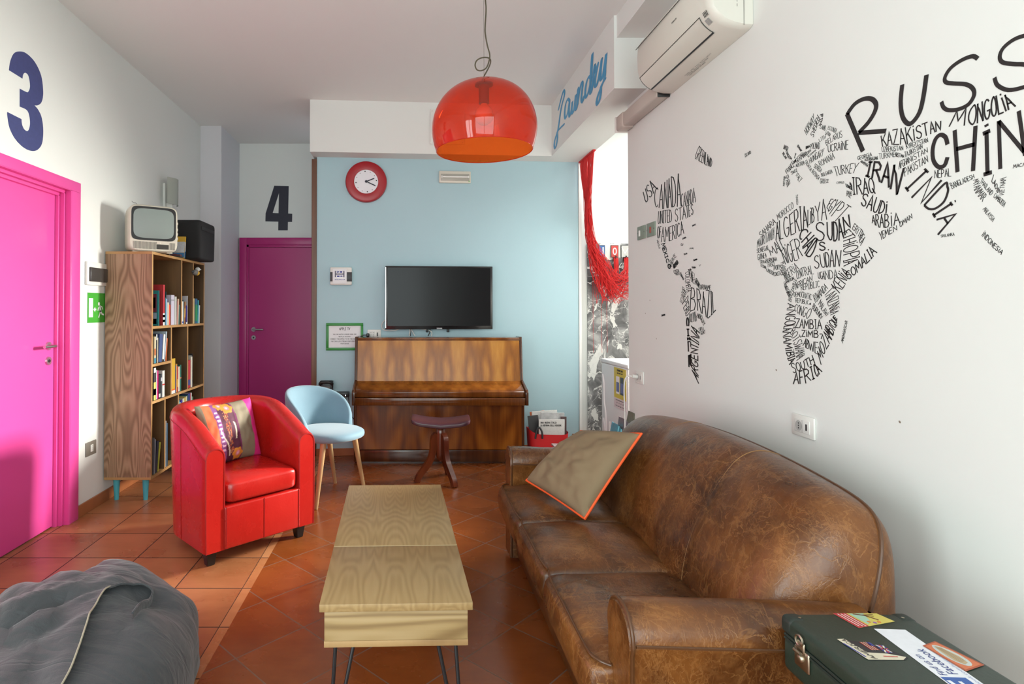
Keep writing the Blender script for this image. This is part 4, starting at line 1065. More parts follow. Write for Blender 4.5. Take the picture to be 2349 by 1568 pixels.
book(4.120, z, .022, .168, .15, (.05, .06, .07), 'short dark grey book in the third row', 0, [(.7, .85, (.45, .45, .5))])
book(4.145, z, .040, .188, .17, (.66, .64, .60), 'large white book at the right of the third row', 0, [(.45, .5, RD)])
book(4.300, z, .072, .260, .22, (.55, .33, .025), 'thick mustard yellow book with a picture on its cover', 0, [(.0, .09, (.68, .66, .62)), (.09, .13, (.65, .12, .02))], face=[(.05, .8, .62, .95, (.30, .36, .42)), (.05, .6, .02, .10, (.7, .68, .64))])
book(4.378, z, .012, .205, .17, (.08, .10, .30), 'thin blue paperback beside the mustard yellow book')
book(4.394, z, .014, .215, .17, (.70, .33, .07), 'thin orange paperback in the middle bay')
book(4.411, z, .018, .195, .16, (.52, .05, .04), 'red and orange paperback in the middle bay', 0, [(.2, .5, (.7, .4, .08))])
book(4.432, z, .026, .190, .16, (.66, .60, .46), 'cream paperback in the middle bay')
book(4.461, z, .028, .200, .16, (.02, .12, .09), 'dark green book in the middle bay', 0, [(.48, .52, (.6, .2, .1))])
book(4.603, z, .020, .205, .16, (.66, .36, .05), 'orange and yellow paperback in the right bay of the third row', 0, [(0, .4, (.62, .12, .03))])
book(4.626, z, .050, .222, .18, (.42, .025, .035), 'red book with a blue cover picture in the right bay', 0, [(.1, .3, (.05, .06, .2))], face=[(.1, .95, .45, .85, (.10, .28, .55)), (.1, .95, .25, .42, (.03, .05, .2))])
book(4.680, z, .036, .245, .2, (.60, .56, .46), 'tall cream book in the right bay of the third row')
book(4.718, z, .008, .268, .22, (.03, .03, .03), 'tall black folder in the right bay of the third row', 0, None, face=[(.02, .95, .75, .95, (.55, .55, .56))])
z = .4335
for i, (th, h, c, lb) in enumerate(((.016, .165, CR, 'cream book at the left of the small shelf behind the red armchair'), (.018, .175, (.12, .35, .40), 'teal and white book on the small shelf'), (.012, .16, W9, 'thin white book on the small shelf'), (.034, .17, (.03, .03, .26), 'royal blue book on the small shelf'), (.034, .178, (.60, .55, .45), 'beige book on the small shelf'), (.028, .182, (.58, .42, .08), 'yellow book on the small shelf'), (.024, .186, (.55, .50, .34), 'pale khaki book on the small shelf'), (.012, .19, (.02, .14, .14), 'thin teal book on the small shelf'), (.044, .20, (.025, .04, .16), 'large navy book on the small shelf'), (.010, .20, (.5, .03, .04), 'thin red book on the small shelf'), (.020, .20, W9, 'white book near the right end of the small shelf'), (.026, .165, (.12, .22, .13), 'dark green book at the right end of the small shelf'))):
    book(4.424 + sum(q for q in (.016, .018, .012, .034, .034, .028, .024, .012, .044, .010, .020, .026)[:i]) + i*.003, z, th, h, .15, c, lb)
z = .1685
book(4.005, z, .012, .25, .2, (.13, .13, .14), 'dark grey folder in the bottom left bay', -.04)
book(4.022, z, .014, .235, .2, (.30, .31, .34), 'pale grey folder in the bottom left bay', -.05)
book(4.040, z, .030, .215, .19, (.02, .025, .05), 'black binder leaning in the bottom left bay', -.12)
book(4.082, z, .008, .20, .18, (.62, .60, .08), 'bright yellow booklet leaning in the bottom left bay', -.20)
book(4.185, z, .020, .34, .22, (.015, .015, .018), 'tall black spiral binder in the bottom middle bay')
book(4.208, z, .010, .33, .22, (.5, .52, .55), 'thin pale binder in the bottom middle bay', 0)
book(4.222, z, .024, .31, .21, (.02, .06, .10), 'dark blue binder in the bottom middle bay')

# ---------------------------------------------------------------- on the bookcase
rt = thing('retro_television', 'small cream portable television with a grey screen on the bookcase', 'television', (-1.858, 4.135, 1.700), R(35))
rt.scale = (.92, 1.0, 1.08)
CREAM = plain('cream_television_plastic', (.60, .565, .47), .4, var=.03)
bm = B()
def tvsec(y): 
    t = max(0, (y+.02)/.26); return .172 - .03*sst(t), .004+.02*sst(t), .302 - .055*sst(t)
rows = []
for y in (-.148, -.138, -.06, .0, .05, .10, .14, .15):
    hw, z0, z1 = tvsec(y); e = .008 if y in (-.148, .15) else 0; row = []
    for i in range(28):
        a = 2*PI*i/28; row.append(bm.verts.new((sp(math.cos(a), .28)*(hw-e), y, (z0+z1)/2 + sp(math.sin(a), .28)*((z1-z0)/2-e))))
    rows.append(row)
for A, D in zip(rows[:-1], rows[1:]):
    for i in range(28): bm.faces.new([A[i], A[(i+1) % 28], D[(i+1) % 28], D[i]])
cap(bm, rows[0]); cap(bm, rows[-1], 0, True); bmesh.ops.recalc_face_normals(bm, faces=bm.faces[:])
obj('casing', bm, CREAM, rt, 45)
fz = lambda d: (lambda a, b, dd=0: Vector((a, d, b)))
def rrect(hw, hh, cx, cz, e=.35, n=40): return [(cx + sp(math.cos(2*PI*i/n), e)*hw, cz + sp(math.sin(2*PI*i/n), e)*hh) for i in range(n)]
bm = B(); prism(bm, rrect(.157, .108, .0, .183, .25), lambda a, b, d: Vector((a, d, b)), -.150, -.140); obj('bezel', bm, BLACKP, rt, 0)
bm = B()
def crt(u, v):
    a = 2*PI*u; r = v; return Vector((sp(math.cos(a), .38)*.143*r, -.151 - .013*(1-r**2), .183 + sp(math.sin(a), .38)*.094*r))
grid(bm, 40, 7, lambda u, v: crt(u, max(v, .001)), cu=True); k = NT('grey_green_tube'); k.base((.24, .29, .27)); k.set(Roughness=.3); k.p.inputs['Specular IOR Level'].default_value = .25; obj('screen', bm, k.m, rt, 60)
bm = B()
for i in range(17): bb(bm, -.140+i*.0095, -.136+i*.0095, -.1505, -.147, .020, .066)
obj('speaker_grille', bm, plain('grille_grey', (.22, .21, .18), .5), rt, 0)
bm = B()
for i in range(5): bb(bm, .115+i*.008, .118+i*.008, -.1505, -.147, .020, .066)
obj('ventilation_grille', bm, plain('grille_grey', (.22, .21, .18), .5), rt, 0)
bm = B(); bb(bm, .020, .105, -.1515, -.147, .022, .052); obj('control_panel', bm, plain('dark_brown_plastic', (.035, .03, .025), .4), rt, 0)
bm = B(); bb(bm, .020, .046, -.153, -.147, .056, .068, .001); obj('button', bm, CREAM, rt, 0)
bm = B()
for z in (.10, .13, .16, .20): tube(bm, [(.168, -.11, z), (.181, -.11, z)], .009, 10)
obj('tuning_knob', bm, plain('cream_knob', (.62, .60, .52), .3), rt)
bm = B(); bb(bm, -.14, -.10, -.12, -.08, .0, .008); bb(bm, .10, .14, -.12, -.08, .0, .008); bb(bm, -.11, .11, .08, .11, .0, .03); obj('foot', bm, CREAM, rt, 0)
spk = thing('speaker', 'black fabric covered speaker box at the far end of the bookcase top', 'speaker', (-1.815, 4.715, 1.700))
k = NT('black_cloth'); k.base((.008, .008, .009)); k.set(Roughness=.85); k.bump(k.noise(k.coord(), 200, 2), .2, .002)
bm = B(); sellip(bm, (0, 0, .156), (.175, .172, .156), .12, .12, 64, 30, lambda q, p: Vector((p.x + (.012*noise.noise(p*6) if q.x > .5 else 0), p.y, p.z))); obj('cloth_cover', bm, k.m, spk, 60)
bm = B(); bb(bm, .168, .176, -.15, .15, .232, .262, .004); obj('strap', bm, plain('black_webbing', (.012, .012, .013), .8), spk)
bk = book(4.478, 1.7005, .014, .170, .12, (.60, .36, .03), 'yellow and blue guide book leaning upright on top of the bookcase', -.12, [(0, .3, (.02, .13, .32)), (.3, .75, (.5, .52, .55))], 'books on top of the bookcase', -1.742, [(.02, .98, .26, .76, (.50, .52, .56)), (.02, .98, .03, .25, (.03, .16, .36)), (.5, .8, .06, .2, (.4, .08, .08))])
b2 = B(); bb(b2, -.07, .02, 0, .045, 0, .012, .001, 0); bb(b2, -.065, .015, .004, .041, .012, .024, .001, 1)
o = obj('book', b2, [plain('dark_cover', (.03, .03, .035), .5), plain('dark_red_cover', (.10, .03, .04), .5)], None, 0); o.location = (-1.762, 4.405, 1.7005); tag(o, 'dark flat booklets lying in front of the leaning guide book', 'book', 'books on top of the bookcase')
bd = thing('plush_bird', 'small grey and yellow bird figure clipped to a bookcase divider', 'bird figure', (-1.738, 4.70, 1.605))
bm = B(); sellip(bm, (0, 0, 0), (.024, .038, .024), 1, 1, 20, 12); obj('body', bm, plain('grey_felt', (.17, .16, .15), .9), bd, 80)
bm = B(); sellip(bm, (.008, .012, -.004), (.022, .022, .02), 1, 1, 16, 10); obj('belly', bm, plain('yellow_felt', (.60, .33, .03), .9), bd, 80)
bm = B(); sellip(bm, (.008, .030, .028), (.019, .019, .018), 1, 1, 16, 10); sellip(bm, (.026, .036, .026), (.008, .005, .004), 1, 1, 8, 6); obj('head', bm, plain('white_felt', (.6, .6, .58), .9), bd, 80)
bm = B(); sellip(bm, (-.004, -.045, .004), (.010, .028, .006), 1, 1, 12, 8); obj('tail', bm, plain('dark_felt', (.05, .05, .05), .9), bd, 80)

# ---------------------------------------------------------------- on the left wall
scn = thing('wall_sconce', 'curved frosted glass wall lamp above the old television', 'wall lamp', (-2.08, 4.91, 2.29))
k = NT('frosted_glass'); k.base((.50, .52, .46)); k.set(Roughness=.35); k.p.inputs['Transmission Weight'].default_value = .35
bm = B(); grid(bm, 16, 2, lambda u, v: Vector((.065+.045*math.sin(PI*u), -.098+.196*u, -.10+.22*v))); grid(bm, 16, 2, lambda u, v: Vector((.061+.045*math.sin(PI*u), -.098+.196*u, -.10+.22*v)), flip=True); obj('glass_shade', bm, k.m, scn, 60)
bm = B(); bb(bm, .0, .02, -.04, .04, -.13, .08, .004); tube(bm, [(.01, 0, -.09), (.105, 0, -.09)], .007, 10); bb(bm, .02, .07, -.012, .012, -.125, -.085, .003); obj('wall_bracket', bm, WPLAST, scn)
bm = B(); tube(bm, [(.05, 0, -.08), (.05, 0, .06)], .018, 14); obj('light_bulb', bm, WPLAST, scn)
brk = thing('breaker_box', 'white fuse box with a dark tinted flap beside the pink door', 'fuse box', (-2.08, 3.833, 1.538))
bm = B(); bb(bm, 0, .016, -.122, .122, -.075, .075, .004); obj('frame', bm, WPLAST, brk)
bm = B(); bb(bm, .012, .028, -.100, .108, -.052, .040, .005); obj('flap', bm, plain('smoked_plastic', (.045, .042, .04), .25), brk)
ex = thing('exit_sign', 'green emergency exit sign with a white running figure and door', 'sign', (-2.08, 3.848, 1.316))
bm = B(); bb(bm, 0, .003, -.106, .106, -.098, .098); obj('panel', bm, plain('sign_green', (.045, .36, .03), .4), ex, 0)
bm = B(); em_ = lambda a, b: Vector((.0036, a, b))
quad(bm, [em_(-.094, -.062), em_(-.045, -.062), em_(-.045, .062), em_(-.094, .062)])
ribbon(bm, [(-.005, -.012), (-.022, -.012)], .012, em_, 0, 0); f = bm.faces.new([bm.verts.new(em_(*p)) for p in ((-.018, .006), (-.040, -.012), (-.018, -.030))])
disc(bm, (.028, .026), .012, em_)
for pl, w in (([(.040, .010), (.050, -.022)], .020), ([(.034, .008), (.020, -.004), (.016, -.018)], .008), ([(.046, .010), (.066, .006), (.076, -.010)], .008), ([(.048, -.020), (.040, -.040), (.026, -.064)], .011), ([(.052, -.022), (.066, -.042), (.088, -.046)], .011)): ribbon(bm, pl, w, em_)
obj('pictogram', bm, PAPER, ex, 0)
sk = thing('wall_socket', 'small grey wall socket low beside the bright pink door', 'socket', (-2.08, 3.79, .402))
bm = B(); bb(bm, 0, .008, -.06, .06, -.045, .045, .003); obj('plate', bm, plain('taupe_grey_plate', (.20, .18, .15), .4), sk)
bm = B(); bb(bm, .008, .011, -.012, .018, -.022, .024, .002); obj('outlet', bm, WPLAST, sk)
bm = B()
for z in (-.012, .001, .014): disc(bm, (.003, z), .003, lambda a, b: Vector((.0115, a, b)), 8)
obj('pin_hole_pattern', bm, BLACKM, sk, 0)
bm = B(); ribbon(bm, smoothpath([(4.33, 2.115, 0), (4.36, 2.108, 0), (4.39, 2.112, 0), (4.42, 2.105, 0)], 3), .006, lambda a, b: Vector((-2.0795, a, b)))
tag(obj('wall_scuff', bm, plain('grey_mark', (.3, .3, .29), .7), None, 0), 'small grey scuff mark on the wall above the old television', 'mark', kind='thing')
# ---------------------------------------------------------------- suitcase on its stool
GREEN = plain('dark_green_fibreboard', (.022, .036, .026), .42, var=.12, vs=14, bump=.12, bs=120)
GREEND = plain('dark_green_corner', (.016, .024, .019), .5, var=.1)
BRASS = plain('worn_nickel', (.50, .44, .34), .32, 1.0, var=.25, vs=60)
sx0, sx1, sy0, sy1, sz0, sz1 = .885, 1.178, .82, 1.392, .452, .580
su = thing('suitcase', 'dark green vintage suitcase with stickers at the end of the sofa', 'suitcase', ((sx0+sx1)/2, (sy0+sy1)/2, sz0))
U = Vector(((sx0+sx1)/2, (sy0+sy1)/2, sz0))
def ub(x0, x1, y0, y1, z0, z1): return (x0-U.x, x1-U.x, y0-U.y, y1-U.y, z0-U.z, z1-U.z)
bm = B(); bb(bm, *ub(sx0, sx1, sy0, sy1, sz0, .534), .016, 0, 4); obj('body', bm, GREEN, su, 60)
bm = B(); bb(bm, *ub(sx0-.002, sx1+.002, sy0-.002, sy1+.002, .536, sz1), .014, 0, 4); obj('lid', bm, GREEN, su, 60)
bm = B()
for z in (.531, .539): tube(bm, [(sx0-U.x-.001, sy0-U.y+.01, z-U.z), (sx0-U.x-.001, sy1-U.y-.014, z-U.z)], .003, 6)
obj('edge_binding', bm, GREEND, su)
for x, y in ((sx0, sy1), (sx1, sy1), (sx0, sy0), (sx1, sy0)):
    bm = B(); sx, sy = (1 if x == sx0 else -1), (1 if y == sy0 else -1)
    bb(bm, *ub(min(x-.0035*sx, x+.042*sx), max(x-.0035*sx, x+.042*sx), min(y-.0035*sy, y+.042*sy), max(y-.0035*sy, y+.042*sy), .538, sz1+.0015), .014, 0, 4)
    disc(bm, (x+.026*sx-U.x, y+.026*sy-U.y), .0035, lambda a, b: Vector((a, b, sz1+.0022-U.z)), 10, 1)
    obj('corner_protector', bm, [GREEND, BRASS], su, 60)
for yc in (1.315, .90):
    bm = B(); bb(bm, *ub(sx0-.006, sx0, yc-.024, yc+.024, .494, .538), .003); 
    t = bmesh.new(); bmesh.ops.create_uvsphere(t, u_segments=14, v_segments=8, radius=.010); bmesh.ops.transform(t, matrix=Matrix.Translation((sx0-.007-U.x, yc-U.y, .518-U.z)) @ Matrix.Diagonal((.6, 1, 1, 1)), verts=t.verts); merge(bm, t)
    bb(bm, *ub(sx0-.009, sx0-.003, yc-.013, yc+.013, .532, .556), .003)
    tube(bm, [Vector((sx0-.010, yc+.012*math.cos(a)*1.0, .558+.011*math.sin(a)))-U for a in (2*PI*i/16 for i in range(16))], .0022, 6, True)
    tube(bm, [Vector((sx0-.014, yc-.011, .533))-U, Vector((sx0-.014, yc+.011, .533))-U], .004, 8)
    obj('clasp', bm, BRASS, su, 50)
bm = B(); pts = smoothpath([Vector((sx0-.004, 1.205, .520))-U, Vector((sx0-.022, 1.195, .513))-U, Vector((sx0-.030, 1.165, .508))-U, Vector((sx0-.030, 1.06, .508))-U, Vector((sx0-.022, 1.03, .513))-U, Vector((sx0-.004, 1.02, .520))-U], 6)
tube(bm, pts, .0085, 10); obj('handle', bm, GREEND, su)
# stickers lie flat on the lid
def sm(zz): return lambda a, b: Vector((a-U.x, b-U.y, zz-U.z))
T0, T1, T2 = sm(.5806), sm(.5809), sm(.5812)
cQ = {}
def inkc(name, c): return plain(name, c, .45, var=.08, vs=60)
bm = B(); quad(bm, [T0(1.004, 1.388), T0(1.108, 1.388), T0(1.122, 1.352), T0(1.017, 1.324)], 0)
quad(bm, [T1(1.004, 1.388), T1(1.035, 1.388), T1(1.046, 1.332), T1(1.017, 1.324)], 1); quad(bm, [T1(1.040, 1.386), T1(1.075, 1.387), T1(1.066, 1.352), T1(1.050, 1.340)], 2)
ribbon(bm, [(1.05, 1.384), (1.07, 1.378), (1.082, 1.366), (1.088, 1.358)], .004, T2, 3); ribbon(bm, [(1.07, 1.378), (1.09, 1.374)], .002, T2, 3); ribbon(bm, [(1.066, 1.38), (1.094, 1.382)], .002, T2, 3)
for x, y, m in ((1.060, 1.350, 4), (1.071, 1.346, 5), (1.083, 1.349, 4)): disc(bm, (x, y), .004, T2, 10, m)
for i in range(3): ribbon(bm, [(1.013+i*.008, 1.384), (1.023+i*.008, 1.332)], .003, T2, 6)
obj('sticker', bm, [inkc('sticker_yellow', (.62, .52, .12)), inkc('sticker_red', (.50, .03, .05)), inkc('sticker_green', (.35, .55, .42)), inkc('sticker_brown', (.14, .04, .02)), inkc('sticker_orange', (.68, .22, .05)), inkc('sticker_violet', (.30, .12, .40)), inkc('sticker_pale', (.75, .62, .55))], su, 0, 'yellow and red picture sticker')
M4 = Matrix.Translation((1.069, 1.10, 0)) @ Matrix.Rotation(R(-3.5), 4, 'Z')
def fbm(zz): return lambda a, b: (M4 @ Vector((-b, a, zz))) - U
F0, F1 = fbm(.5806), fbm(.5810)
bm = B(); quad(bm, [F0(-.24, -.034), F0(.22, -.034), F0(.22, .034), F0(-.24, .034)], 0)
quad(bm, [F1(-.004, -.016), F1(.047, -.016), F1(.047, .031), F1(-.004, .031)], 1)
font_text(bm, 'Find us on', .020, lambda a, b: fbm(.5812)(.052+a*.84, b+.012), 2)
font_text(bm, 'Facebook', .026, lambda a, b: fbm(.5812)(.056+a*.86, b-.012), 2)
font_text(bm, 'www.facebook.com/hostelsapulia', .0105, lambda a, b: fbm(.5812)(-.03+a*1.3, b-.029), 3)
ribbon(bm, [(.018, -.012), (.018, .015), (.023, .024), (.034, .025)], .008, lambda a, b: fbm(.5813)(a, b), 0); ribbon(bm, [(.009, .006), (.032, .006)], .007, lambda a, b: fbm(.5813)(a, b), 0)
obj('sticker', bm, [inkc('sticker_white', (.76, .77, .82)), inkc('sticker_blue', (.03, .10, .36)), inkc('sticker_dark_blue_ink', (.03, .05, .22)), inkc('sticker_light_blue_ink', (.35, .40, .58))], su, 0, 'long white sticker with blue lettering')
bm = B(); quad(bm, [T0(.936, 1.279), T0(.980, 1.270), T0(1.024, 1.232), T0(1.032, 1.212), T0(1.018, 1.203), T0(.945, 1.203)], 0)
quad(bm, [T1(.946, 1.232), T1(1.000, 1.226), T1(1.030, 1.214), T1(1.016, 1.204), T1(.944, 1.205)], 1); TX = sm(.5814); quad(bm, [TX(.934, 1.279), TX(.950, 1.280), TX(.966, 1.212), TX(.943, 1.205)], 1)
for i in range(7): quad(bm, [T2(.974+i*.0026, 1.268), T2(.9755+i*.0026, 1.268), T2(.9785+i*.0026, 1.238), T2(.977+i*.0026, 1.238)], 2 if i % 2 == 0 else 1)
quad(bm, [T2(.988, 1.268), T2(.996, 1.266), T2(.996, 1.252), T2(.988, 1.254)], 3)
quad(bm, [T2(1.000, 1.258), T2(1.016, 1.255), T2(1.014, 1.228), T2(.999, 1.228)], 3)
T3 = sm(.5815)
ribbon(bm, [(1.001, 1.256), (1.013, 1.230)], .003, T3, 1); ribbon(bm, [(1.014, 1.253), (1.000, 1.230)], .003, T3, 1); ribbon(bm, [(1.0075, 1.256), (1.0065, 1.229)], .003, T3, 2); ribbon(bm, [(1.000, 1.242), (1.015, 1.242)], .003, T3, 2)
line_text(bm, 'AMERICA', -.036, 0, .034, .010, .0022, lambda a, b: Vector((.957-b*.9-.22*a, 1.243+a, .5818)) - U, 4)
ribbon(bm, [(.985, 1.216), (1.012, 1.214)], .0025, T3, 2); ribbon(bm, [(.936, 1.262), (.946, 1.214)], .0035, T3, 3)
obj('sticker', bm, [inkc('sticker_black', (.02, .018, .022)), inkc('sticker_cream', (.66, .60, .46)), inkc('sticker_bright_red', (.55, .03, .03)), inkc('sticker_flag_blue', (.05, .06, .30)), inkc('sticker_ink', (.10, .09, .08))], su, 0, 'dark sticker with two flags')
bm = B()
def ship(a, b, zz): # a along 0..1, b across 0..1
    p0, p1, p2, p3 = (Vector(q) for q in ((1.099, 1.254), (1.141, 1.271), (1.165, 1.186), (1.107, 1.165)))
    p = p0*(1-a)*(1-b) + p1*(1-a)*b + p2*a*b + p3*a*(1-b); return Vector((p.x-U.x, p.y-U.y, zz+.0009-U.z))
sq = lambda a0, a1, b0, b1, zz, m: quad(bm, [ship(a0, b0, zz), ship(a1, b0, zz), ship(a1, b1, zz), ship(a0, b1, zz)], m)
sq(0, 1, 0, 1, .5806, 0); sq(.04, .96, .08, .92, .5808, 1)
f = bm.faces.new([bm.verts.new(ship(.5+.42*math.cos(2*PI*i/20), .5+.34*math.sin(2*PI*i/20), .5810)) for i in range(20)]); f.material_index = 2
f = bm.faces.new([bm.verts.new(ship(a, b, .5813)) for a, b in ((.12, .50), (.22, .66), (.60, .70), (.82, .58), (.84, .38), (.66, .24), (.30, .34))]); f.material_index = 3
for i in range(4): ribbon(bm, [(.18+.02*i, .46+.05*i), (.76, .36+.08*i)], .018, lambda a, b: ship(a, b, .5815), 4)
obj('sticker', bm, [inkc('sticker_rust', (.40, .08, .03)), inkc('sticker_orange_rust', (.60, .16, .06)), inkc('sticker_sky', (.52, .56, .54)), inkc('sticker_tan', (.50, .38, .22)), inkc('sticker_umber', (.20, .11, .06))], su, 0, 'orange framed ship sticker')
su.scale = (.98, .98, .98); su.location = (U.x*.98, U.y*.98, .469)
stl = thing('stool', 'low wooden stool carrying the green suitcase', 'stool', (U.x*.98, 1.08, 0))
bm = B(); box(bm, (0, 0, .4545), (.27, .42, .028), .004); obj('seat', bm, LEGW, stl)
for x in (-.10, .10):
    for y in (-.17, .17):
        bm = B(); tube(bm, [(x, y, .441), (x*1.15, y*1.1, 0)], [.018, .013], 12); obj('leg', bm, LEGW, stl)

# ---------------------------------------------------------------- bean bag
k = NT('charcoal_canvas'); v = k.coord(); k.base(k.mix(k.noise(v, 5, 4), (.025, .029, .033), (.050, .055, .062))); k.set(Roughness=.62)
k.p.inputs['Sheen Weight'].default_value = .25; wr = k.math('ABSOLUTE', k.math('SUBTRACT', k.noise(k.mapping(v, (5, 13, 8), (0, 0, 0), (0, 0, .75)), 1.0, 3, .5, .9), .5))
k.bump(k.math('ADD', k.math('MULTIPLY', wr, 4.0), k.math('ADD', k.math('MULTIPLY', k.noise(v, 55, 3), .2), k.math('MULTIPLY', k.noise(v, 420, 2), .2))), .35, .012); CANV = k.m
bean = thing('bean_bag', 'slumped charcoal grey bean bag with an open zip on the tiled floor', 'bean bag', (-1.235, 1.73, 0))
def ridge(p): return 1-abs(2*noise.noise(p))
def beanpt(u, v):
    th = 2*PI*u; r = v**.75 if v < 1 else 1
    cx, cy = sp(math.cos(th), .72), sp(math.sin(th), .72)
    wx = .535 if cx > 0 else .62; wy = .64 if cy > 0 else .70
    ph = r*PI*.57                      # past the equator so that the sides tuck under
    rad = math.sin(ph)**.62; hz = sp(math.cos(ph), .55)
    x, y = cx*wx*rad, cy*wy*rad
    if y > 0: y *= 1 - .55*sst((.05-x)/.40)
    H = .240 + .065*math.exp(-((x-.12)**2/.09+(y-.52)**2/.10)) - .105*sst((.05-x)/.42) + .03*math.exp(-((x-.35)**2+(y-.1)**2)/.12)
    z = .06 + hz*H if hz > 0 else .06 + hz*.10
    q = Vector((x, y, 0)); rot = Vector((x*.72+y*.69, -x*.69+y*.72, z))
    warp = Vector((noise.noise(q*2.1+Vector((5, 1, 0))), noise.noise(q*2.1+Vector((1, 7, 2))), 0))*.16
    rw = rot + warp
    b1 = abs(noise.noise(Vector((rw.x*1.5+3, rw.y*5.0, z*1.5)))); b2 = abs(noise.noise(Vector((rw.x*8.0, rw.y*3.0+4, z*3+7)))); b3 = abs(noise.noise(Vector((rw.x*6+1, rw.y*13, z*9))))
    big = noise.noise(q*3.0+Vector((0, 0, 4)))
    left = sst((.30-x)/.30)
    d = (b1*.150 + b2*.065 + b3*.022)*(.22+.78*left)*(1 if hz > -.2 else .5) + big*.020
    d -= .030*math.exp(-(((x-.32)/.10)**2 + ((y-.30)/.075)**2)) if hz > 0 else 0
    n = Vector((cx*rad*.8, cy*rad*.8, max(.0, hz)+.05)).normalized()
    return Vector((x, y, max(.003, z))) + n*(d-.015)
bm = B(); NU, NV = 220, 110
V = grid(bm, NU, NV, lambda u, v: (lambda p: Vector((p.x, p.y, max(.003, p.z))))(beanpt(u, .002+.998*v)), cu=True)
cap(bm, [r[0] for r in V]); cap(bm, [r[-1] for r in V], 0, True)
from mathutils.bvhtree import BVHTree
bm.normal_update(); bvh = BVHTree.FromBMesh(bm)
obj('cover', bm, CANV, bean, 80)
def on_bag(x, y, up=0):
    h = bvh.ray_cast(Vector((x+1.235, y-1.73, 2)), Vector((0, 0, -1)))
    return (h[0] if h[0] else Vector((x+1.235, y-1.73, .25))) + Vector((0, 0, up))
zl = [(v.x, v.y) for v in smoothpath([(a, b, 0) for a, b in ((-.884, 1.864), (-.898, 2.008), (-.910, 2.066), (-.944, 2.073), (-.984, 2.044), (-1.014, 2.000), (-1.020, 1.955), (-1.013, 1.907), (-1.0, 1.842), (-.973, 1.757), (-.941, 1.657), (-.92, 1.584), (-.904, 1.50), (-.90, 1.40))], 6)]
bm = B(); n = len(zl)
def flap(u, v):
    i = u*(n-1); a = int(min(i, n-2)); f = i-a
    p = Vector((zl[a][0]*(1-f)+zl[a+1][0]*f, zl[a][1]*(1-f)+zl[a+1][1]*f, 0)); d = Vector((zl[a+1][0]-zl[a][0], zl[a+1][1]-zl[a][1], 0)).normalized()
    nn = Vector((d.y, -d.x, 0)); w = .115*sst((u-.12)/.3)
    q = p + nn*w*v
    return on_bag(q.x, q.y, .022*(1-v)**1.5 + .003 + .006*noise.noise(Vector((u*8, v*2, 0))))
grid(bm, n, 9, flap); obj('zip_flap', bm, CANV, bean, 80)
bm = B(); tube(bm, [flap(i/(n-1), 0) for i in range(0, 34)], .004, 6); obj('pocket_edge', bm, CANV, bean)
bm = B(); tube(bm, [flap(i/(n-1), 0) + Vector((0, 0, .002)) for i in range(32, n)], .0028, 6); obj('zip', bm, plain('beige_zip', (.42, .38, .28), .5), bean)

# ---------------------------------------------------------------- on the right wall
XR = 1.47
ACW = plain('air_conditioner_white', (.72, .70, .63), .38, var=.02)
aco = thing('air_conditioner', 'white split air conditioner high on the wall above the lettered map', 'air conditioner', (XR, 2.863, 2.512))
def A(x, y, z): return Vector((x-XR, y-2.863, z-2.512))
sec = [(1.469, 2.512), (1.42, 2.513), (1.372, 2.524), (1.335, 2.540), (1.302, 2.570), (1.284, 2.605), (1.276, 2.65), (1.274, 2.72), (1.278, 2.775), (1.292, 2.795), (1.33, 2.803), (1.469, 2.805)]
bm = B(); ys = [2.466, 2.470, 2.480, 2.50, 3.226, 3.246, 3.256, 3.260]; rows = []
for y in ys:
    e = max(0, 1-min(y-2.466, 3.260-y)/.034); s = .018*e**2
    rows.append([bm.verts.new(A(min(1.469, x+s*(1 if x < 1.46 else 0)), y, z + s*.6*(1 if z < 2.60 else (-1 if z > 2.78 else 0)))) for x, z in sec])
for P_, D in zip(rows[:-1], rows[1:]):
    for i in range(len(sec)-1): bm.faces.new([P_[i], P_[i+1], D[i+1], D[i]])
    bm.faces.new([P_[-1], P_[0], D[0], D[-1]])
cap(bm, rows[0], 0, True); cap(bm, rows[-1]); bmesh.ops.recalc_face_normals(bm, faces=bm.faces[:])
obj('casing', bm, ACW, aco, 35)
LINE = plain('grey_gap', (.12, .12, .11), .6)
bm = B(); tube(bm, [A(1.2735, 2.50, 2.765), A(1.2735, 3.25, 2.765)], .0022, 6); obj('panel_gap', bm, LINE, aco)
def acs(t, off=.0):                 # point on the curved lower front, t along the profile
    q = smoothpath([(x, z, 0) for x, z in sec[1:7]], 8); i = t*(len(q)-1); a = int(min(i, len(q)-2)); f = i-a
    p = q[a]*(1-f)+q[a+1]*f; d = (q[a+1]-q[a]).normalized(); return p.x - d.y*off*1.0, p.y - abs(d.x)*off
bm = B()
grid(bm, 2, 10, lambda u, v: A(acs(.34+.40*v, .003)[0], 2.56+u*.66, acs(.34+.40*v, .003)[1])); obj('air_flap', bm, ACW, aco, 60)
bm = B(); x, zz = acs(.30, .0025); x2, z2 = acs(.345, .0032)
quad(bm, [A(x, 2.555, zz), A(x, 3.225, zz), A(x2, 3.225, z2), A(x2, 2.555, z2)])
x, zz = acs(.76, .0025); tube(bm, [A(x, 2.555, zz), A(x, 3.225, zz)], .0014, 5)
for y in (2.556, 3.223):
    tube(bm, [A(acs(.33+.43*i/8, .0025)[0], y, acs(.33+.43*i/8, .0025)[1]) for i in range(9)], .0014, 5)
obj('air_slot', bm, BLACKM, aco, 0)
bm = B()
for y in (2.530, 2.512):
    p = [acs(t, .0028) for t in (.50, .62)]; quad(bm, [A(p[0][0], y-.007, p[0][1]), A(p[0][0], y+.007, p[0][1]), A(p[1][0], y+.007, p[1][1]), A(p[1][0], y-.007, p[1][1])])
obj('control_pad', bm, plain('grey_pad', (.38, .38, .37), .4), aco, 0)
bm = B()
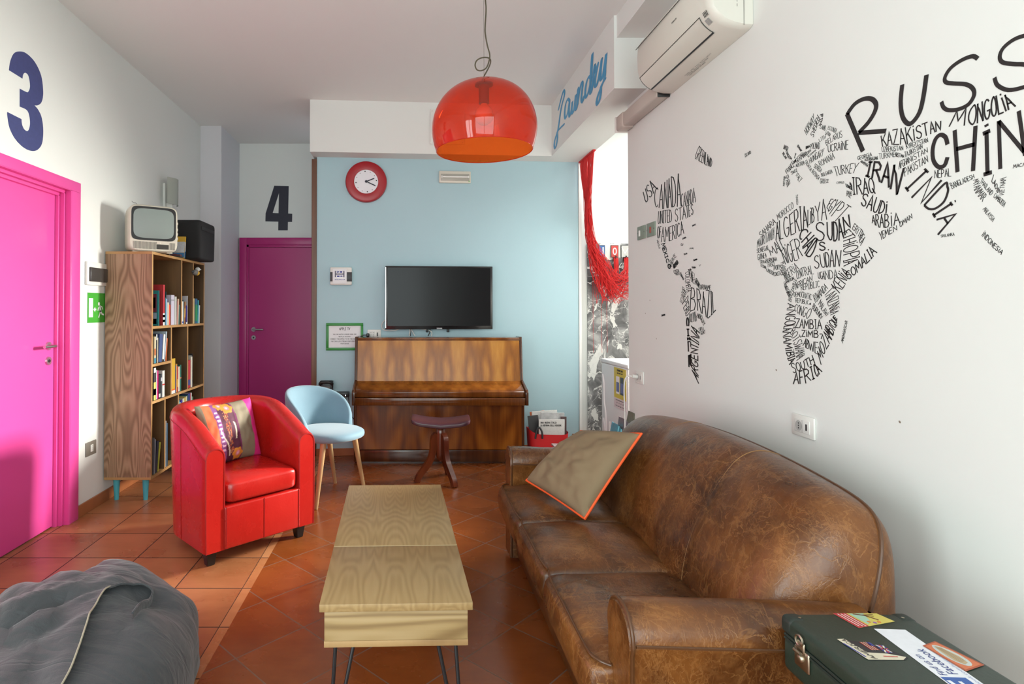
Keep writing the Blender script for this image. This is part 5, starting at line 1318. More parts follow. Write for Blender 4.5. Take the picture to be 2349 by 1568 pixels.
for i in range(4):
    p = [acs(t, .0028) for t in (.66+.0*i, .78)]; y = 2.522-.009*i; quad(bm, [A(p[0][0], y, p[0][1]), A(p[0][0], y+.004, p[0][1]), A(p[1][0], y+.004, p[1][1]), A(p[1][0], y, p[1][1])])
obj('vent_slots', bm, BLACKM, aco, 0)
bm = B()
for i in range(3): line_text(bm, ('COOL DRY FAN AUTO HEAT', 'MODE SWING TIMER', 'CLEAN FILTER EVERY TWO WEEKS')[i], -.0, 0, .26-.05*i, .006, .0012, lambda a, b, i=i: A(1.425+.011*i-b, 2.98-a, 2.5115-.0006), 0)
line_text(bm, 'MITSUBISHI ELECTRIC', 0, 0, .05, .006, .0012, lambda a, b: A(1.2718, 2.80-a, 2.69+b), 0)
obj('lettering', bm, LINE, aco, 0)
bm = B(); tube(bm, [A(1.38, 2.465, 2.80), A(1.38, 2.465, 2.70), A(1.43, 2.465, 2.64), A(1.43, 2.466, 2.52)], .0013, 5); 
for a, b in ((.0, .0), (.0, .02), (0, .04)): bb(bm, 1.40-XR, 1.402-XR, 2.4655-2.863, 2.4665-2.863, 2.60+b-2.512, 2.612+b-2.512)
obj('side_seam', bm, LINE, aco, 0)
pd = thing('pipe_duct', 'beige plastic pipe duct running from the air conditioner to the wall corner', 'duct', (1.43, 3.55, 2.55))
DUCT = plain('beige_duct', (.52, .46, .41), .5, var=.04)
bm = B(); bb(bm, -.035, .038, -.285, .24, -.045, .045, .012, 0, 3); obj('duct_run', bm, DUCT, pd)
bm = B(); bb(bm, -.030, .036, -.296, -.284, -.047, -.01, .002); obj('dark_joint', bm, BLACKP, pd)
bm = B(); bb(bm, -.042, .040, .225, .345, -.052, .052, .016, 0, 3); obj('elbow', bm, DUCT, pd)
bm = B(); bb(bm, -.044, .10, .345, .365, -.054, .054, .008, 0, 2); obj('end_cap', bm, WPLAST, pd)
SAGE = plain('sage_green_plate', (.22, .27, .215), .5)
for y, lb, c in ((3.665, 'sage green switch plate nearest the laundry opening', WPLAST), (3.520, 'sage green switch plate with a red switch next to the lettered map', plain('red_rocker', (.35, .05, .03), .4))):
    sw = thing('switch_plate', lb, 'switch', (XR, y, 1.79), 0, 'switch plates on the right wall')
    bm = B(); bb(bm, -.008, 0, -.060, .060, -.042, .042, .002); obj('plate', bm, SAGE, sw)
    bm = B(); bb(bm, -.013, -.007, -.010 + (.02 if y > 3.6 else 0), .008 + (.02 if y > 3.6 else 0), -.022, .016, .002); obj('rocker', bm, c, sw)
    bm = B()
    for s in (-.050, .050): disc(bm, (s, 0), .004, lambda a, b: Vector((-.0085, a, b)), 10)
    obj('screw_dots', bm, BLACKM, sw, 0)
for y, zc, lb, w in ((3.706, .872, 'white socket with a plugged in cable by the laundry opening', .062), (2.167, .868, 'white double socket on the wall above the sofa back', .062)):
    os_ = thing('wall_socket', lb, 'socket', (XR, y, zc))
    bm = B(); bb(bm, -.009, 0, -w, w, -.040, .040, .004); obj('plate', bm, WPLAST, os_)
    bm = B(); bb(bm, -.0115, -.008, -.042, .042, -.024, .024, .002); obj('outlet', bm, plain('socket_white', (.70, .69, .66), .4), os_)
    bm = B(); disc(bm, (.016, 0), .019, lambda a, b: Vector((-.0118, a, b)), 24, 0)
    for z in (-.009, 0, .009): disc(bm, (.016, z), .0028, lambda a, b: Vector((-.0122, a, b)), 8, 1)
    quad(bm, [Vector((-.0122, a, b)) for a, b in ((-.022, -.012), (-.030, -.012), (-.030, .012), (-.022, .012))], 1)
    quad(bm, [Vector((-.0119, a, b)) for a, b in ((-.0035, -.024), (-.0045, -.024), (-.0045, .024), (-.0035, .024))], 1)
    obj('pin_hole_pattern', bm, [plain('socket_recess', (.42, .42, .40), .5), BLACKM], os_, 0)
    if y > 3:
        bm = B(); tube(bm, [(-.012, .02, .0), (-.045, .02, .004)], .013, 12); tube(bm, smoothpath([(-.045, .02, .004), (-.075, .03, .0), (-.085, .05, -.06), (-.078, .06, -.25), (-.085, .03, -.45), (-.06, .0, -.60)], 6), .0042, 6); obj('plug', bm, WPLAST, os_)
for i, (y, z) in enumerate(((1.745, .965), (3.55, 1.36), (3.46, 1.13), (3.62, 1.28), (2.33, 1.06))):
    bm = B(); disc(bm, (y, z), .004, lambda a, b: Vector((1.4692, a + .3*(b-z), b)), 8)
    tag(obj('wall_speck', bm, plain('brown_speck', (.22, .17, .13), .7), None, 0), ('tiny brown speck on the right wall above the suitcase', 'tiny dark speck left of the map, highest of three', 'tiny dark speck left of the map, lowest of three', 'tiny dark speck left of the map, middle of three', 'tiny speck on the wall above the sofa back')[i], 'mark', 'specks on the right wall', 'thing')

# ---------------------------------------------------------------- laundry corner
gp = B(); k = NT('graffiti_metal'); v = k.coord()
g1 = k.noise(k.mapping(v, (1, 1, 1)), 3.4, 5, .6, 1.2); g2 = k.noise(k.mapping(v, (2, 1, 1.1), (4, 0, 2)), 2.2, 4, .5, 1.6)
c = k.ramp(g1, [(.30, (.03, .03, .03)), (.48, (.16, .16, .16)), (.62, (.42, .42, .41))])
c = k.mix(k.math('GREATER_THAN', g2, .60), c, (.78, .78, .74)); thin = k.math('ABSOLUTE', k.math('SUBTRACT', k.noise(v, 5, 4, .5, 2), .5)); c = k.mix(k.math('LESS_THAN', thin, .012), c, (.70, .70, .67))
k.base(c); k.set(Roughness=.35, Metallic=.0)
bb(gp, 1.680, 2.60, 5.484, 5.499, 0, 1.93, .001)
tag(obj('graffiti_panel', gp, k.m, None, 0), 'dark grey and white spattered panel on the laundry wall', 'wall panel')
FR_ = plain('black_frame', (.015, .015, .016), .4)
for i, (x, c, lb) in enumerate(((1.812, (.05, .16, .42), 'coat hook with a blue and white card'), (1.934, (.55, .06, .05), 'coat hook with a red card reading 0'), (2.030, (.55, .55, .52), 'coat hook with a pale card beside the wall corner'))):
    hk = thing('coat_hook', lb, 'coat hook', (x, 5.484, 1.855), 0, 'framed coat hooks on the laundry wall')
    w = .030 if i == 0 else .036
    bm = B(); box(bm, (0, -.008, 0), (w*2, .016, .116), .002); obj('frame', bm, FR_, hk)
    bm = B(); quad(bm, [Vector((a, -.0166, b)) for a, b in ((-w+.004, -.054), (w-.004, -.054), (w-.004, .054), (-w+.004, .054))])
    f9 = lambda a, b: Vector((a, -.0172, b))
    if i == 1: ribbon(bm, [(.015*math.cos(R(q)), .030*math.sin(R(q))) for q in range(0, 361, 20)], .009, f9, 1, 0)
    if i == 0: quad(bm, [f9(.006, -.03), f9(.018, -.03), f9(.018, .04), f9(.006, .04)], 1)
    if i == 2: ribbon(bm, [(-.03, .04), (.0, -.02), (.03, .03)], .006, f9, 1)
    obj('card', bm, [plain('card_%d' % i, c, .4), PAPER], hk, 0)
    bm = B(); tube(bm, smoothpath([(-.0, -.004, -.062), (0, -.03, -.075), (0, -.045, -.062), (0, -.048, -.045)], 4), .007, 8); box(bm, (0, -.006, -.075), (.03, .012, .034), .003); obj('hook', bm, BLACKM, hk)
# red string curtain gathered over the hooks
random.seed(4)
bm = B()
for i in range(120):
    u = random.random(); y0 = 4.95+.40*u; x0 = 1.578+random.uniform(-.006, .006)
    hx = random.choice((1.812, 1.934, 1.934, 2.03, 2.03, 2.12, 2.2)) + random.uniform(-.022, .022); low = random.uniform(1.36, 1.62)
    sx = 1.66 + .22*random.random(); sy = 5.30 + random.uniform(-.04, .06)
    pts = [(x0, y0, 2.674), (1.588+.02*random.random(), y0*.6+5.29*.4, 2.42), (1.610+.05*random.random(), 5.31+random.uniform(-.05, .05), 2.13), (1.628+.07*random.random(), 5.32+random.uniform(-.05, .05), 1.93), (sx*.7+.3*1.65, sy, (low+1.93)/2+.0), (sx*.45+hx*.55-.04, sy+.03, low), (hx-.01, 5.42, (low+1.80)/2-.02), (hx, 5.435+random.uniform(-.004, .004), 1.785+random.uniform(-.02, .012))]
    tube(bm, smoothpath(pts, 3), .0023, 4, caps=False)
for x in (1.72, 1.80, 1.85): tube(bm, [(x, 5.46, 1.8), (x+.01, 5.47, .9)], .0014, 4, caps=False)
bb(bm, 1.566, 1.590, 4.945, 5.365, 2.662, 2.6745)
o = obj('string_curtain', bm, plain('red_curtain_string', (.62, .018, .018), .6), None, 60)
tag(o, 'red string curtain gathered aside over the laundry coat hooks', 'curtain', kind='stuff')
wm = thing('washing_machine', 'white washing machine in the laundry behind the wall corner', 'washing machine', (1.92, 4.615, 0))
ENAM = plain('white_enamel', (.74, .73, .73), .3, var=.02)
bm = B(); bb(bm, -.298, .298, -.305, .305, .012, .862, .012, 0, 3); obj('body', bm, ENAM, wm, 50)
bm = B(); bb(bm, -.304, .302, -.311, .311, .863, .893, .008, 0, 3); obj('top', bm, ENAM, wm, 50)
for pl in ([(.27, .76), (.24, .70), (.235, .55), (.20, .46), (.19, .30), (.19, .12)], [(.25, .40), (.22, .30), (.22, .12)], [(.10, .40), (.10, .12)], [(-.02, .40), (-.02, .12)]):
    bm = B(); tube(bm, smoothpath([(-.295, a, b) for a, b in pl], 5), .012, 8); obj('embossed_rib', bm, ENAM, wm, 60)
for x in (-.25, .25):
    for y in (-.24, .24):
        bm = B(); lathe(bm, [(0, 0), (.02, 0), (.02, .014), (0, .014)], 12, (x, y, 0)); obj('foot', bm, BLACKP, wm)
po = thing('leaflet_poster', 'yellow and white leaflet showing two phones on the washing machine side', 'poster', (1.6215, 4.475, .70), -PI/2)
pm = lambda a, b, d=0: Vector((a*2.1, -.0045-d, b))
bm = B(); box(bm, (0, -.002, -.005), (.262, .0025, .315), 0); obj('paper', bm, plain('pinkish_paper', (.68, .58, .60), .6), po, 0)
bm = B(); box(bm, (.0, -.0034, .034), (.256, .0015, .235), 0); obj('yellow_print', bm, plain('leaflet_yellow', (.60, .48, .04), .5), po, 0)
bm = B()
for s, c in ((-.022, 0), (.020, 1)):
    quad(bm, [pm(s-.017, -.05), pm(s+.017, -.05), pm(s+.017, .085), pm(s-.017, .085)], c); quad(bm, [pm(s-.014, -.035, .0004), pm(s+.014, -.035, .0004), pm(s+.014, .04, .0004), pm(s-.014, .04, .0004)], 2)
line_text(bm, 'DOWNLOAD', -.028, .125, .028, .014, .003, pm, 3); line_text(bm, 'OUR FREE APP', -.028, .105, .028, .010, .0022, pm, 3)
p2 = lambda a, b: Vector((a*2.1, -.004, b))
for i in range(4): ribbon(bm, [(-.03+i*.02, -.125), (-.03+i*.02, -.115)], .004, p2, 3)
line_text(bm, 'SCAN AND DOWNLOAD', -.045, -.103, .045, .007, .0014, p2, 3); line_text(bm, 'FOLLOW THE STEPS', -.045, -.148, .045, .007, .0014, p2, 3)
obj('phone_print', bm, [PAPER, plain('phone_black', (.03, .03, .05), .4), plain('phone_screen', (.10, .11, .30), .4), PRINT], po, 0)

# ---------------------------------------------------------------- beside the piano
bgt = thing('magazine_bag', 'bright red open bag holding newspapers on the floor beside the piano', 'bag', (1.185, 5.03, 0))
REDF = plain('red_felt', (.56, .012, .016), .6, var=.06)
bm = B()
def bagp(u, v):
    a = 2*PI*u; x, y = sp(math.cos(a), .45)*.168, sp(math.sin(a), .45)*.125
    return Vector((x*(.90+.10*v), y*(.90+.10*v), .262*v + .012*v*math.cos(a*2) - .012*v*math.cos(a)))
V = grid(bm, 48, 10, bagp, cu=True); cap(bm, [r[0] for r in V], 0, True)
grid(bm, 48, 10, lambda u, v: bagp(u, v)*0.97 + Vector((0, 0, .004)), cu=True, flip=True); obj('shell', bm, REDF, bgt, 60)
for yy in (-.13, .13):
    bm = B(); tube(bm, smoothpath([(-.13, yy*1.06, .22), (-.12, yy*1.06, .28), (-.10, yy*1.03, .315), (-.075, yy*1.06, .28), (-.07, yy*1.06, .22)], 5), .008, 8); obj('handle', bm, plain('black_strap', (.02, .02, .022), .6), bgt)
NEWS = plain('newsprint', (.56, .55, .53), .8, var=.15, vs=90)
for i, (x, y, w, h, tx, c, lb) in enumerate(((.02, -.075, .22, .35, 0, NEWS, 'folded newspaper with a headline at the front of the red bag'), (.03, -.035, .20, .40, .02, plain('grey_picture_print', (.40, .40, .40), .7, var=.5, vs=24), 'newspaper with a portrait photo in the middle of the red bag'), (.0, .005, .22, .41, -.06, NEWS, 'creased newspaper at the back of the red bag'), (-.03, .045, .13, .40, -.12, plain('orange_print', (.62, .14, .04), .6), 'orange edged magazine leaning in the red bag'), (.125, -.06, .05, .37, 0, plain('black_red_print', (.06, .03, .03), .6), 'dark magazine at the right edge of the red bag'), (-.085, -.02, .09, .375, -.12, plain('black_print', (.03, .03, .03), .6), 'black and white magazine at the left of the red bag'))):
    bm = B(); box(bm, (0, 0, h/2), (w, .012, h), .003)
    if i == 0:
        line_text(bm, 'UNA NUOVA ITALIA', -.095, h-.035, .04, .014, .003, lambda a, b: Vector((a, -.0065, b)), 1); line_text(bm, 'LA RIFORMA DELLE REGIONI', -.095, h-.058, .08, .013, .003, lambda a, b: Vector((a, -.0065, b)), 1)
    o = obj('newspaper' if i < 3 else 'magazine', bm, [c, PRINT], None, 30); o.location = (1.185+x, 5.03+y, .024); o.rotation_euler = (R(2), tx, 0)
    tag(o, lb, 'newspaper' if i < 3 else 'magazine', 'papers in the red bag')
sd = thing('side_table', 'low red side table with a pale glass top behind the sofa arm', 'side table', (1.21, 3.86, 0))
bm = B(); bb(bm, -.232, .222, -.25, .165, .367, .38, .002); obj('table_top', bm, plain('pale_pink_top', (.62, .40, .40), .12), sd)
bm = B(); bb(bm, -.215, .205, -.235, .15, .30, .366, .003); obj('apron', bm, REDF, sd)
for x in (-.195, .185):
    for y in (-.215, .13):
        bm = B(); box(bm, (x, y, .15), (.03, .03, .30), .002); obj('leg', bm, REDF, sd)
for i, (x, dx, h, c, lb) in enumerate(((1.336, .035, .17, (.08, .26, .34), 'teal brochures leaning, lowest of three stacks behind the sofa'), (1.387, .03, .205, (.16, .13, .15), 'dark brochures leaning in the middle of three stacks behind the sofa'), (1.432, .05, .245, (.14, .14, .10), 'olive brochures leaning, tallest stack behind the sofa'))):
    bm = B(); t = math.atan2(dx, h)
    for j in range(4): bb(bm, -.020+j*.010, -.012+j*.010, -.05, .05, 0, h-.008*j, .001, j % 2)
    o = obj('brochure_stack', bm, [plain('brochure_%d' % i, c, .4, var=.5, vs=26), plain('brochure_edge_%d' % i, tuple(min(1, q*2.2+.05) for q in c), .4, var=.4, vs=26)], None, 0); o.location = (x+.004, 3.85, .383); o.rotation_euler = (0, t, 0)
    tag(o, lb, 'brochures', 'brochure stacks on the side table')
# ---------------------------------------------------------------- map of country names lettered on the right wall
# every word: continent, text, stroke width (mm), columns of base line and top line points (y, z) in mm
MAP_WORDS=[
('north_america','USA',5.4,[3608.1,1964.7,3644.6,2041.5,3438.9,2019.5,3521.2,2098.9]),
('north_america','CANADA',6.3,[3473.2,1922.3,3476.5,2023.4,3355.6,1885.8,3337,2037.8,3243.4,1877.4,3261.8,2049.5,3133.7,1861.5,3140.8,2046.6]),
('north_america','CANADA',3.8,[3133.7,1857,3132.8,1927,2973.4,1854.2,2985.4,1932]),
('north_america','UNITED',4.9,[3432.5,1811,3420,1883.2,3244.5,1794.7,3251.9,1864.8]),
('north_america','STATES',4.6,[3208.8,1789.2,3207.8,1858.6,3077.8,1787,3086.2,1853,3000.5,1798.6,3004.2,1851.3]),
('north_america','OF',4.7,[3440.7,1726.8,3436.2,1794.2,3385.8,1723.4,3382.6,1788.9]),
('north_america','AMERICA',4.8,[3386.2,1697.6,3379.3,1783.5,3277.3,1690.9,3276.2,1771.1,3195,1696.3,3193.9,1773.1,3105.2,1710.7,3117.5,1781.2]),
('north_america','MEXICO',4.1,[3386.4,1684.4,3336.4,1688.4,3346.1,1619.6,3310.2,1623.3,3288,1531.1,3263.7,1536.5]),
('north_america','MEXICO',2.1,[3449,1714.9,3431.5,1717.7,3415.1,1660.6,3397.9,1663.7]),
('north_america','GREENLAND',3.8,[2985.9,2083.3,2935.1,2136.7,2915.3,2045.8,2897.9,2100.1,2862.2,2015.6,2857.4,2074.4,2816.4,1996.8,2809,2028.7]),
('europe','ISLAND',1.9,[2534.1,1969.5,2537,1985,2487.4,1974.1,2493.3,1988.4]),
('north_america','CUBA',3.3,[3120.8,1679.9,3124.5,1688.5,3079.3,1683.7,3082.9,1690.4]),
('north_america','HAITI',2.7,[3010.3,1734.2,3012.8,1742.4,2975.1,1736.9,2977.6,1743.2]),
('north_america','GJ',2.8,[3140.5,1648.8,3140.3,1660.6,3113.6,1648.5,3113.5,1658.4]),
('north_america','PR',2.3,[3041.6,1619,3041.5,1625.5,3000.4,1616,3002.1,1623.9]),
('north_america','DOM',2.8,[3104,1594.6,3106.7,1603,3068.4,1596.6,3071.1,1603.9]),
('north_america','BARB',3.2,[2999.5,1553.6,3001.2,1561.5,2962.8,1557.3,2964.5,1563.5]),
('north_america','V',2.2,[2944.5,1521.8,2946.1,1531.3,2927.6,1523.1,2927.5,1531.5]),
('north_america','TRIN',3.2,[3021.3,1518,3021.2,1525.9,2980.8,1515.1,2980.7,1522.8]),
('north_america','TOB',2.8,[3061.4,1507.7,3063.1,1514,3025,1509.6,3028.5,1516.8]),
('north_america','GUATE',2.9,[3258.3,1554.8,3275.7,1577.4,3194.4,1595.9,3216.3,1613.7]),
('north_america','HONDUR',3.4,[3221.5,1533.4,3237.6,1550.9,3167.1,1561.4,3186.7,1576.8]),
('north_america','SALV',3,[3290.1,1536,3291.9,1557.5,3227.4,1552.4,3237.4,1569.5]),
('north_america','NICAR',3.1,[3221.9,1528.4,3238,1544.4,3168.1,1553.8,3189,1570.1]),
('north_america','COSTA',2.7,[3222.2,1501.2,3229.6,1521.5,3158.3,1504.5,3168.5,1524.6]),
('north_america','RICA',2.4,[3200.8,1492.5,3206,1502.6,3158.5,1492.3,3163.6,1504.8]),
('north_america','PANAMA',2.8,[3158.4,1497.2,3142.8,1505.9,3117.8,1461.1,3104.5,1467.6]),
('south_america','VENEZ',2.5,[3052.8,1485.9,3052.4,1514,3024.2,1458.6,3023.5,1505,2986.4,1458.9,2993.5,1486.9]),
('south_america','UELA',2.5,[3029.1,1449.6,3031.7,1470.7,2968.4,1426.1,2969.7,1464.9]),
('south_america','GUYANA',2.5,[2986.6,1445.2,2972.4,1465,2950.3,1411.7,2936.4,1433.7]),
('south_america','COLOMBIA',3.3,[3090,1502.4,3050.6,1504.5,3094.8,1448.1,3041.6,1450.2,3073.6,1395.2,3025,1398.3]),
('south_america','SURINAME',2.7,[2950.3,1405.8,2945.5,1429.6,2832.5,1400.7,2829.7,1422.4]),
('south_america','BRAZIL',4.6,[3045.7,1293.9,3029.5,1418,2961,1298.6,2968.6,1411.1,2911.7,1280.8,2914.6,1390.3,2859.9,1259.2,2870.8,1399.9,2823.4,1279.2,2828.5,1391.9,2787,1300.8,2802.2,1380.3]),
('south_america','ECUADOR',2.6,[3124.6,1336.8,3155.3,1346.9,3075.6,1395.2,3123.3,1431.2]),
('south_america','PERU',4.5,[3129.8,1332.1,3064,1378.4,3104.9,1296.1,3055,1324.3,3085.4,1264,3045.8,1286.9]),
('south_america','BOLIVIA',2.5,[3051.4,1235.4,3050.8,1277.5,2972.7,1243.9,2979.4,1294]),
('south_america','PARAGUAY',2.5,[2978,1262.1,2961.2,1282.7,2934.4,1253.6,2923.3,1278.4,2903.8,1218.5,2884.3,1234.5]),
('south_america','URU',2.4,[2948.8,1191.5,2953.1,1209.5,2901.4,1202.2,2908.2,1217.5]),
('south_america','GUAY',2.4,[2931,1174.2,2933.5,1192.1,2884.1,1185.9,2890.9,1203.4]),
('south_america','CHILE',3.9,[3082.4,1260.7,3057.9,1261.1,3076.7,1178.3,3055.1,1179.2,3065.6,1127.1,3048,1130.5,3057.6,999,3036.3,1005.7]),
('south_america','ARGENTINA',4.2,[2957,927.5,3026.1,981.3,2963.2,1006,3032.1,1027,2963.9,1087.5,3037,1086.9,2954.2,1128.9,3038.1,1152,2942.6,1183.6,3027.3,1235]),
('south_america','EASTER',3.8,[3383.8,1263.6,3386.1,1273,3339,1270.3,3341.2,1277.4]),
('europe','NORWAY',1.9,[2139.1,1946.9,2153.5,1971.5,2094.4,1986.7,2103.4,2015.4]),
('europe','SVEDEN',1.9,[2104.7,1927.9,2118.8,1942.7,2070.3,1987.2,2083,2004.5]),
('europe','FIN',1.6,[2068.3,1998.9,2054.7,1998.2,2074.3,1961.8,2059.7,1962.3]),
('europe','LAND',1.6,[2070.8,1951.6,2064.2,1962.5,2043,1933.2,2039.2,1950]),
('europe','ESTONIA',1.5,[2031.4,1935.4,2026.9,1945.7,1994.5,1910.7,1984.2,1922.5]),
('europe','LATVIA',1.5,[2044,1922.6,2037.7,1933.5,2022.2,1907.1,2016,1915.3]),
('europe','LITH',1.6,[2072.4,1902.6,2076.8,1914.4,2040.7,1906.2,2043.2,1921.1]),
('europe','BELARUS',1.8,[2038.4,1880,2045.3,1898.6,2001.7,1888.4,2003.1,1907.6,1963,1887.5,1966,1911.2]),
('europe','UCRAiNE',2.1,[2030.8,1853.6,2032.2,1878.2,1983.6,1848.2,1983.2,1875.4,1937.7,1839.1,1935.7,1869]),
('europe','POLAND',1.8,[2117.6,1890.5,2122.1,1907.1,2093,1885,2100.2,1910.7,2072.8,1876.7,2070.6,1899.5]),
('europe','HUNGARY',1.9,[2124.1,1837.7,2128.6,1856.2,2088,1844.3,2091.4,1870.1,2056.8,1849,2049.2,1874]),
('europe','ROMANiA',1.9,[2070.9,1813.2,2079.8,1834.3,1999.1,1823.6,2005.7,1848]),
('europe','GERMANY',2.1,[2196.1,1858.9,2202.1,1874.9,2161.5,1867,2169.2,1890.8,2133.9,1872.5,2137.6,1886.2]),
('europe','SLOVAKIA',1.4,[2134,1861.8,2135.9,1869,2090,1876.4,2091.8,1882.2]),
('europe','CZECH',1.6,[2137.7,1874.2,2139.5,1884.1,2116.4,1881.7,2121,1890.3]),
('europe','BERLIN',2.1,[2144.3,1896.8,2144.1,1906.8,2123.8,1898.4,2125.6,1905.6]),
('europe','DENMARK',2,[2193.2,1922.1,2186.5,1925.4,2173.2,1895.3,2164.7,1896.4]),
('europe','UNITED',1.7,[2275.1,1934.6,2267.2,1948.8,2247.9,1920.7,2242.4,1931.8]),
('europe','KINGDOM',2,[2259.9,1919.8,2252.2,1927.5,2247.3,1892.3,2240.7,1901.8,2227.2,1877.9,2222.8,1883.8]),
('europe','IRELAND',1.9,[2280.9,1916.9,2273,1922.6,2260.3,1889,2252.2,1892.2]),
('europe','NETHER',1.3,[2207.2,1879,2210.3,1881.9,2197.2,1895.7,2201.7,1898.3]),
('europe','BELGIUM',1.5,[2212.7,1859.6,2214.6,1869.8,2198.1,1865.6,2201,1874.6]),
('europe','FRANCE',2.2,[2253.5,1831.1,2264.2,1845,2207.6,1850,2218.8,1873.7]),
('europe','SPAIN',1.9,[2266.7,1825.6,2246,1826.5,2254.3,1778.3,2234.3,1790.8]),
('europe','PORTUGAL',1.7,[2267.2,1786,2277.8,1788.3,2264.9,1825.2,2274.4,1827.4]),
('europe','SWIZ',2,[2225.8,1820.4,2232,1833.7,2191.4,1826.7,2196.4,1836.9]),
('europe','ITALY',2,[2200.9,1813.1,2193.5,1821.7,2182.9,1779.5,2163.2,1792.8]),
('europe','AUSTRIA',1.8,[2200.4,1843.4,2202.3,1855.6,2153.9,1841.4,2154.7,1857.1]),
('europe','CROATiA',1.6,[2151.8,1850.3,2142.8,1858.3,2121.2,1807.9,2111.6,1815.5]),
('europe','BOSNIA',1.6,[2115.5,1803.2,2105.9,1812.8,2082.2,1767.2,2070.1,1775.5]),
('europe','SERBIA',1.7,[2103.9,1819.6,2095.3,1831.9,2069,1791.5,2060.1,1802.9]),
('europe','BULGARIA',1.7,[2063.8,1775.4,2067.2,1787.8,2010.6,1776.4,2013,1790.2]),
('europe','GREECE',1.7,[2071.4,1753.1,2071.1,1770.6,2030.2,1747.3,2028.3,1758.3]),
('asia','TURKEY',2.5,[1995,1761.8,2007.5,1796.4,1951.2,1761,1954,1791,1910,1752.4,1890.4,1782.2]),
('asia','CYPRUS',1.3,[1991.4,1733.8,1991.2,1741.7,1956.5,1728.6,1956.4,1735.2]),
('asia','LEBANON',1.6,[1948.6,1715.9,1951.7,1726.8,1920.1,1695.9,1923.1,1710.9]),
('asia','SiRIA',1.5,[1934,1721.8,1932.3,1728.7,1921.5,1708.2,1921.4,1715.9]),
('asia','ISRAEL',1.6,[1947.3,1692.2,1945.5,1701.6,1922.9,1679.1,1920.2,1691.6]),
('asia','PAL',1.6,[1947.4,1683.2,1945.7,1690.2,1928.3,1672.9,1925.1,1679.5]),
('africa','MOROCCO',2.3,[2310.9,1659,2319.7,1682.2,2215.8,1691.4,2221.8,1716.1]),
('africa','TUNISIA',1.7,[2202.7,1738.7,2192.4,1738,2199.1,1699.5,2189.7,1699.1]),
('africa','SAHARA',2.6,[2425.3,1602.5,2439.1,1624,2324.8,1650.1,2338.3,1672.7]),
('africa','MAURITANIA',2.2,[2451.1,1564.4,2450.7,1594.9,2338.6,1588.8,2331,1635.9]),
('africa','ALGERIA',4.5,[2324.8,1579.8,2323.9,1649.4,2284.1,1582,2292,1659,2225.6,1590.1,2235.1,1669.6,2182.1,1598.1,2189,1689.4,2138.3,1605.5,2145,1686.9]),
('africa','LiBYA',2.7,[2138.2,1612.9,2137.4,1669.5,2103.6,1621,2106.6,1674.7,2040.8,1619.1,2043.9,1699.4]),
('africa','EGYPT',3.1,[2039.1,1662.7,2019.4,1687,2027.1,1635.2,1978.7,1676.8,1993.2,1602.2,1927.2,1642.8]),
('africa','SUDAN',4.4,[2096.4,1549.7,2098,1616.8,2028.4,1546.7,2029.3,1607.7,1997.5,1536.7,1998.2,1605.5,1967.3,1541.7,1977.9,1614.7,1930.6,1577,1937.1,1619.1]),
('africa','CHAD',4.3,[2186.4,1582.3,2161.9,1606.1,2170.7,1547.7,2111.8,1580.6,2163.2,1517.1,2095.1,1560,2126.5,1484.2,2086,1548.4]),
('africa','NiGER',3.6,[2267.9,1479.5,2293.7,1533.1,2250.5,1483.7,2271.3,1552.1,2225,1486.6,2249.5,1558.1,2195.8,1490.2,2223.8,1570.4,2168.1,1502.7,2186.5,1571.4]),
('africa','MALI',3.4,[2358.3,1522.5,2369.9,1540.8,2298.3,1530.1,2331.8,1577.7,2276.7,1542.7,2297.6,1576.5]),
('africa','SENEGAL',2.2,[2454,1541.7,2453.7,1558.5,2366.5,1546.4,2371.9,1567.7]),
('africa','GUINEA',2.2,[2446.7,1510.4,2448.9,1535.1,2387.1,1517.2,2389.2,1536.8]),
('africa','SIERA',1.8,[2431.8,1497,2434.1,1509.3,2391.3,1493.7,2394.5,1505.9]),
('africa','LEONE',1.8,[2426.9,1483.6,2426.8,1495.1,2386.8,1467.4,2390,1480.2]),
('africa','LIBERIA',2,[2390.3,1462.3,2385.3,1472.4,2339.8,1437.9,2338.1,1454.4]),
('africa','COAST',1.9,[2340.7,1437,2340.5,1453.1,2300.9,1438.4,2303.8,1454.1]),
('africa','IVORY',1.9,[2342.7,1461.4,2340.1,1479.3,2299.2,1461.3,2298.9,1481.1]),
('africa','BURKiNA',2.2,[2391.3,1493.7,2392,1511.7,2320.5,1497.5,2321.2,1513.2]),
('africa','FASO',2.1,[2378,1475.7,2377.7,1494.1,2336.9,1478.5,2337.6,1495.8]),
('africa','TOGO',2.1,[2295.2,1492.5,2280.9,1493,2297.3,1438.2,2283.9,1438.6]),
('africa','BENIN',1.9,[2270.8,1434.4,2286.1,1439.5,2265.9,1469.4,2277.7,1476]),
('africa','NIGERiA',2.4,[2266.7,1413.8,2281.6,1443.5,2238.5,1429.1,2255.2,1461.6,2187.4,1453.4,2208.3,1481.7]),
('africa','CAMERUN',2.1,[2274.3,1400,2278.6,1409.8,2216.7,1417.3,2221.6,1429.2]),
('africa','CENTRAL',2.5,[2201,1417,2203.9,1444.2,2164.4,1427.5,2174,1458.5,2108.1,1432.1,2116.4,1464.8]),
('africa','AFRiCAN',2.3,[2207.7,1377.8,2210.3,1400.5,2168.8,1395.3,2169.4,1415.4,2117.2,1407.6,2117.7,1427.4]),
('africa','REPUBLIC',2.1,[2178,1374.5,2178.9,1393.6,2129.9,1377.7,2130.3,1402.7,2077.9,1384.1,2080.6,1405.5]),
('africa','S.',3.7,[2079.1,1513.9,2080.5,1545.2,2027.1,1511,2030.3,1535.5]),
('africa','SUDAN',3.3,[2106,1450.9,2106.1,1495.6,2050.9,1452.1,2061,1500.4,2022.8,1450,2021.9,1510.5,1981.9,1449.4,1972.8,1502.9]),
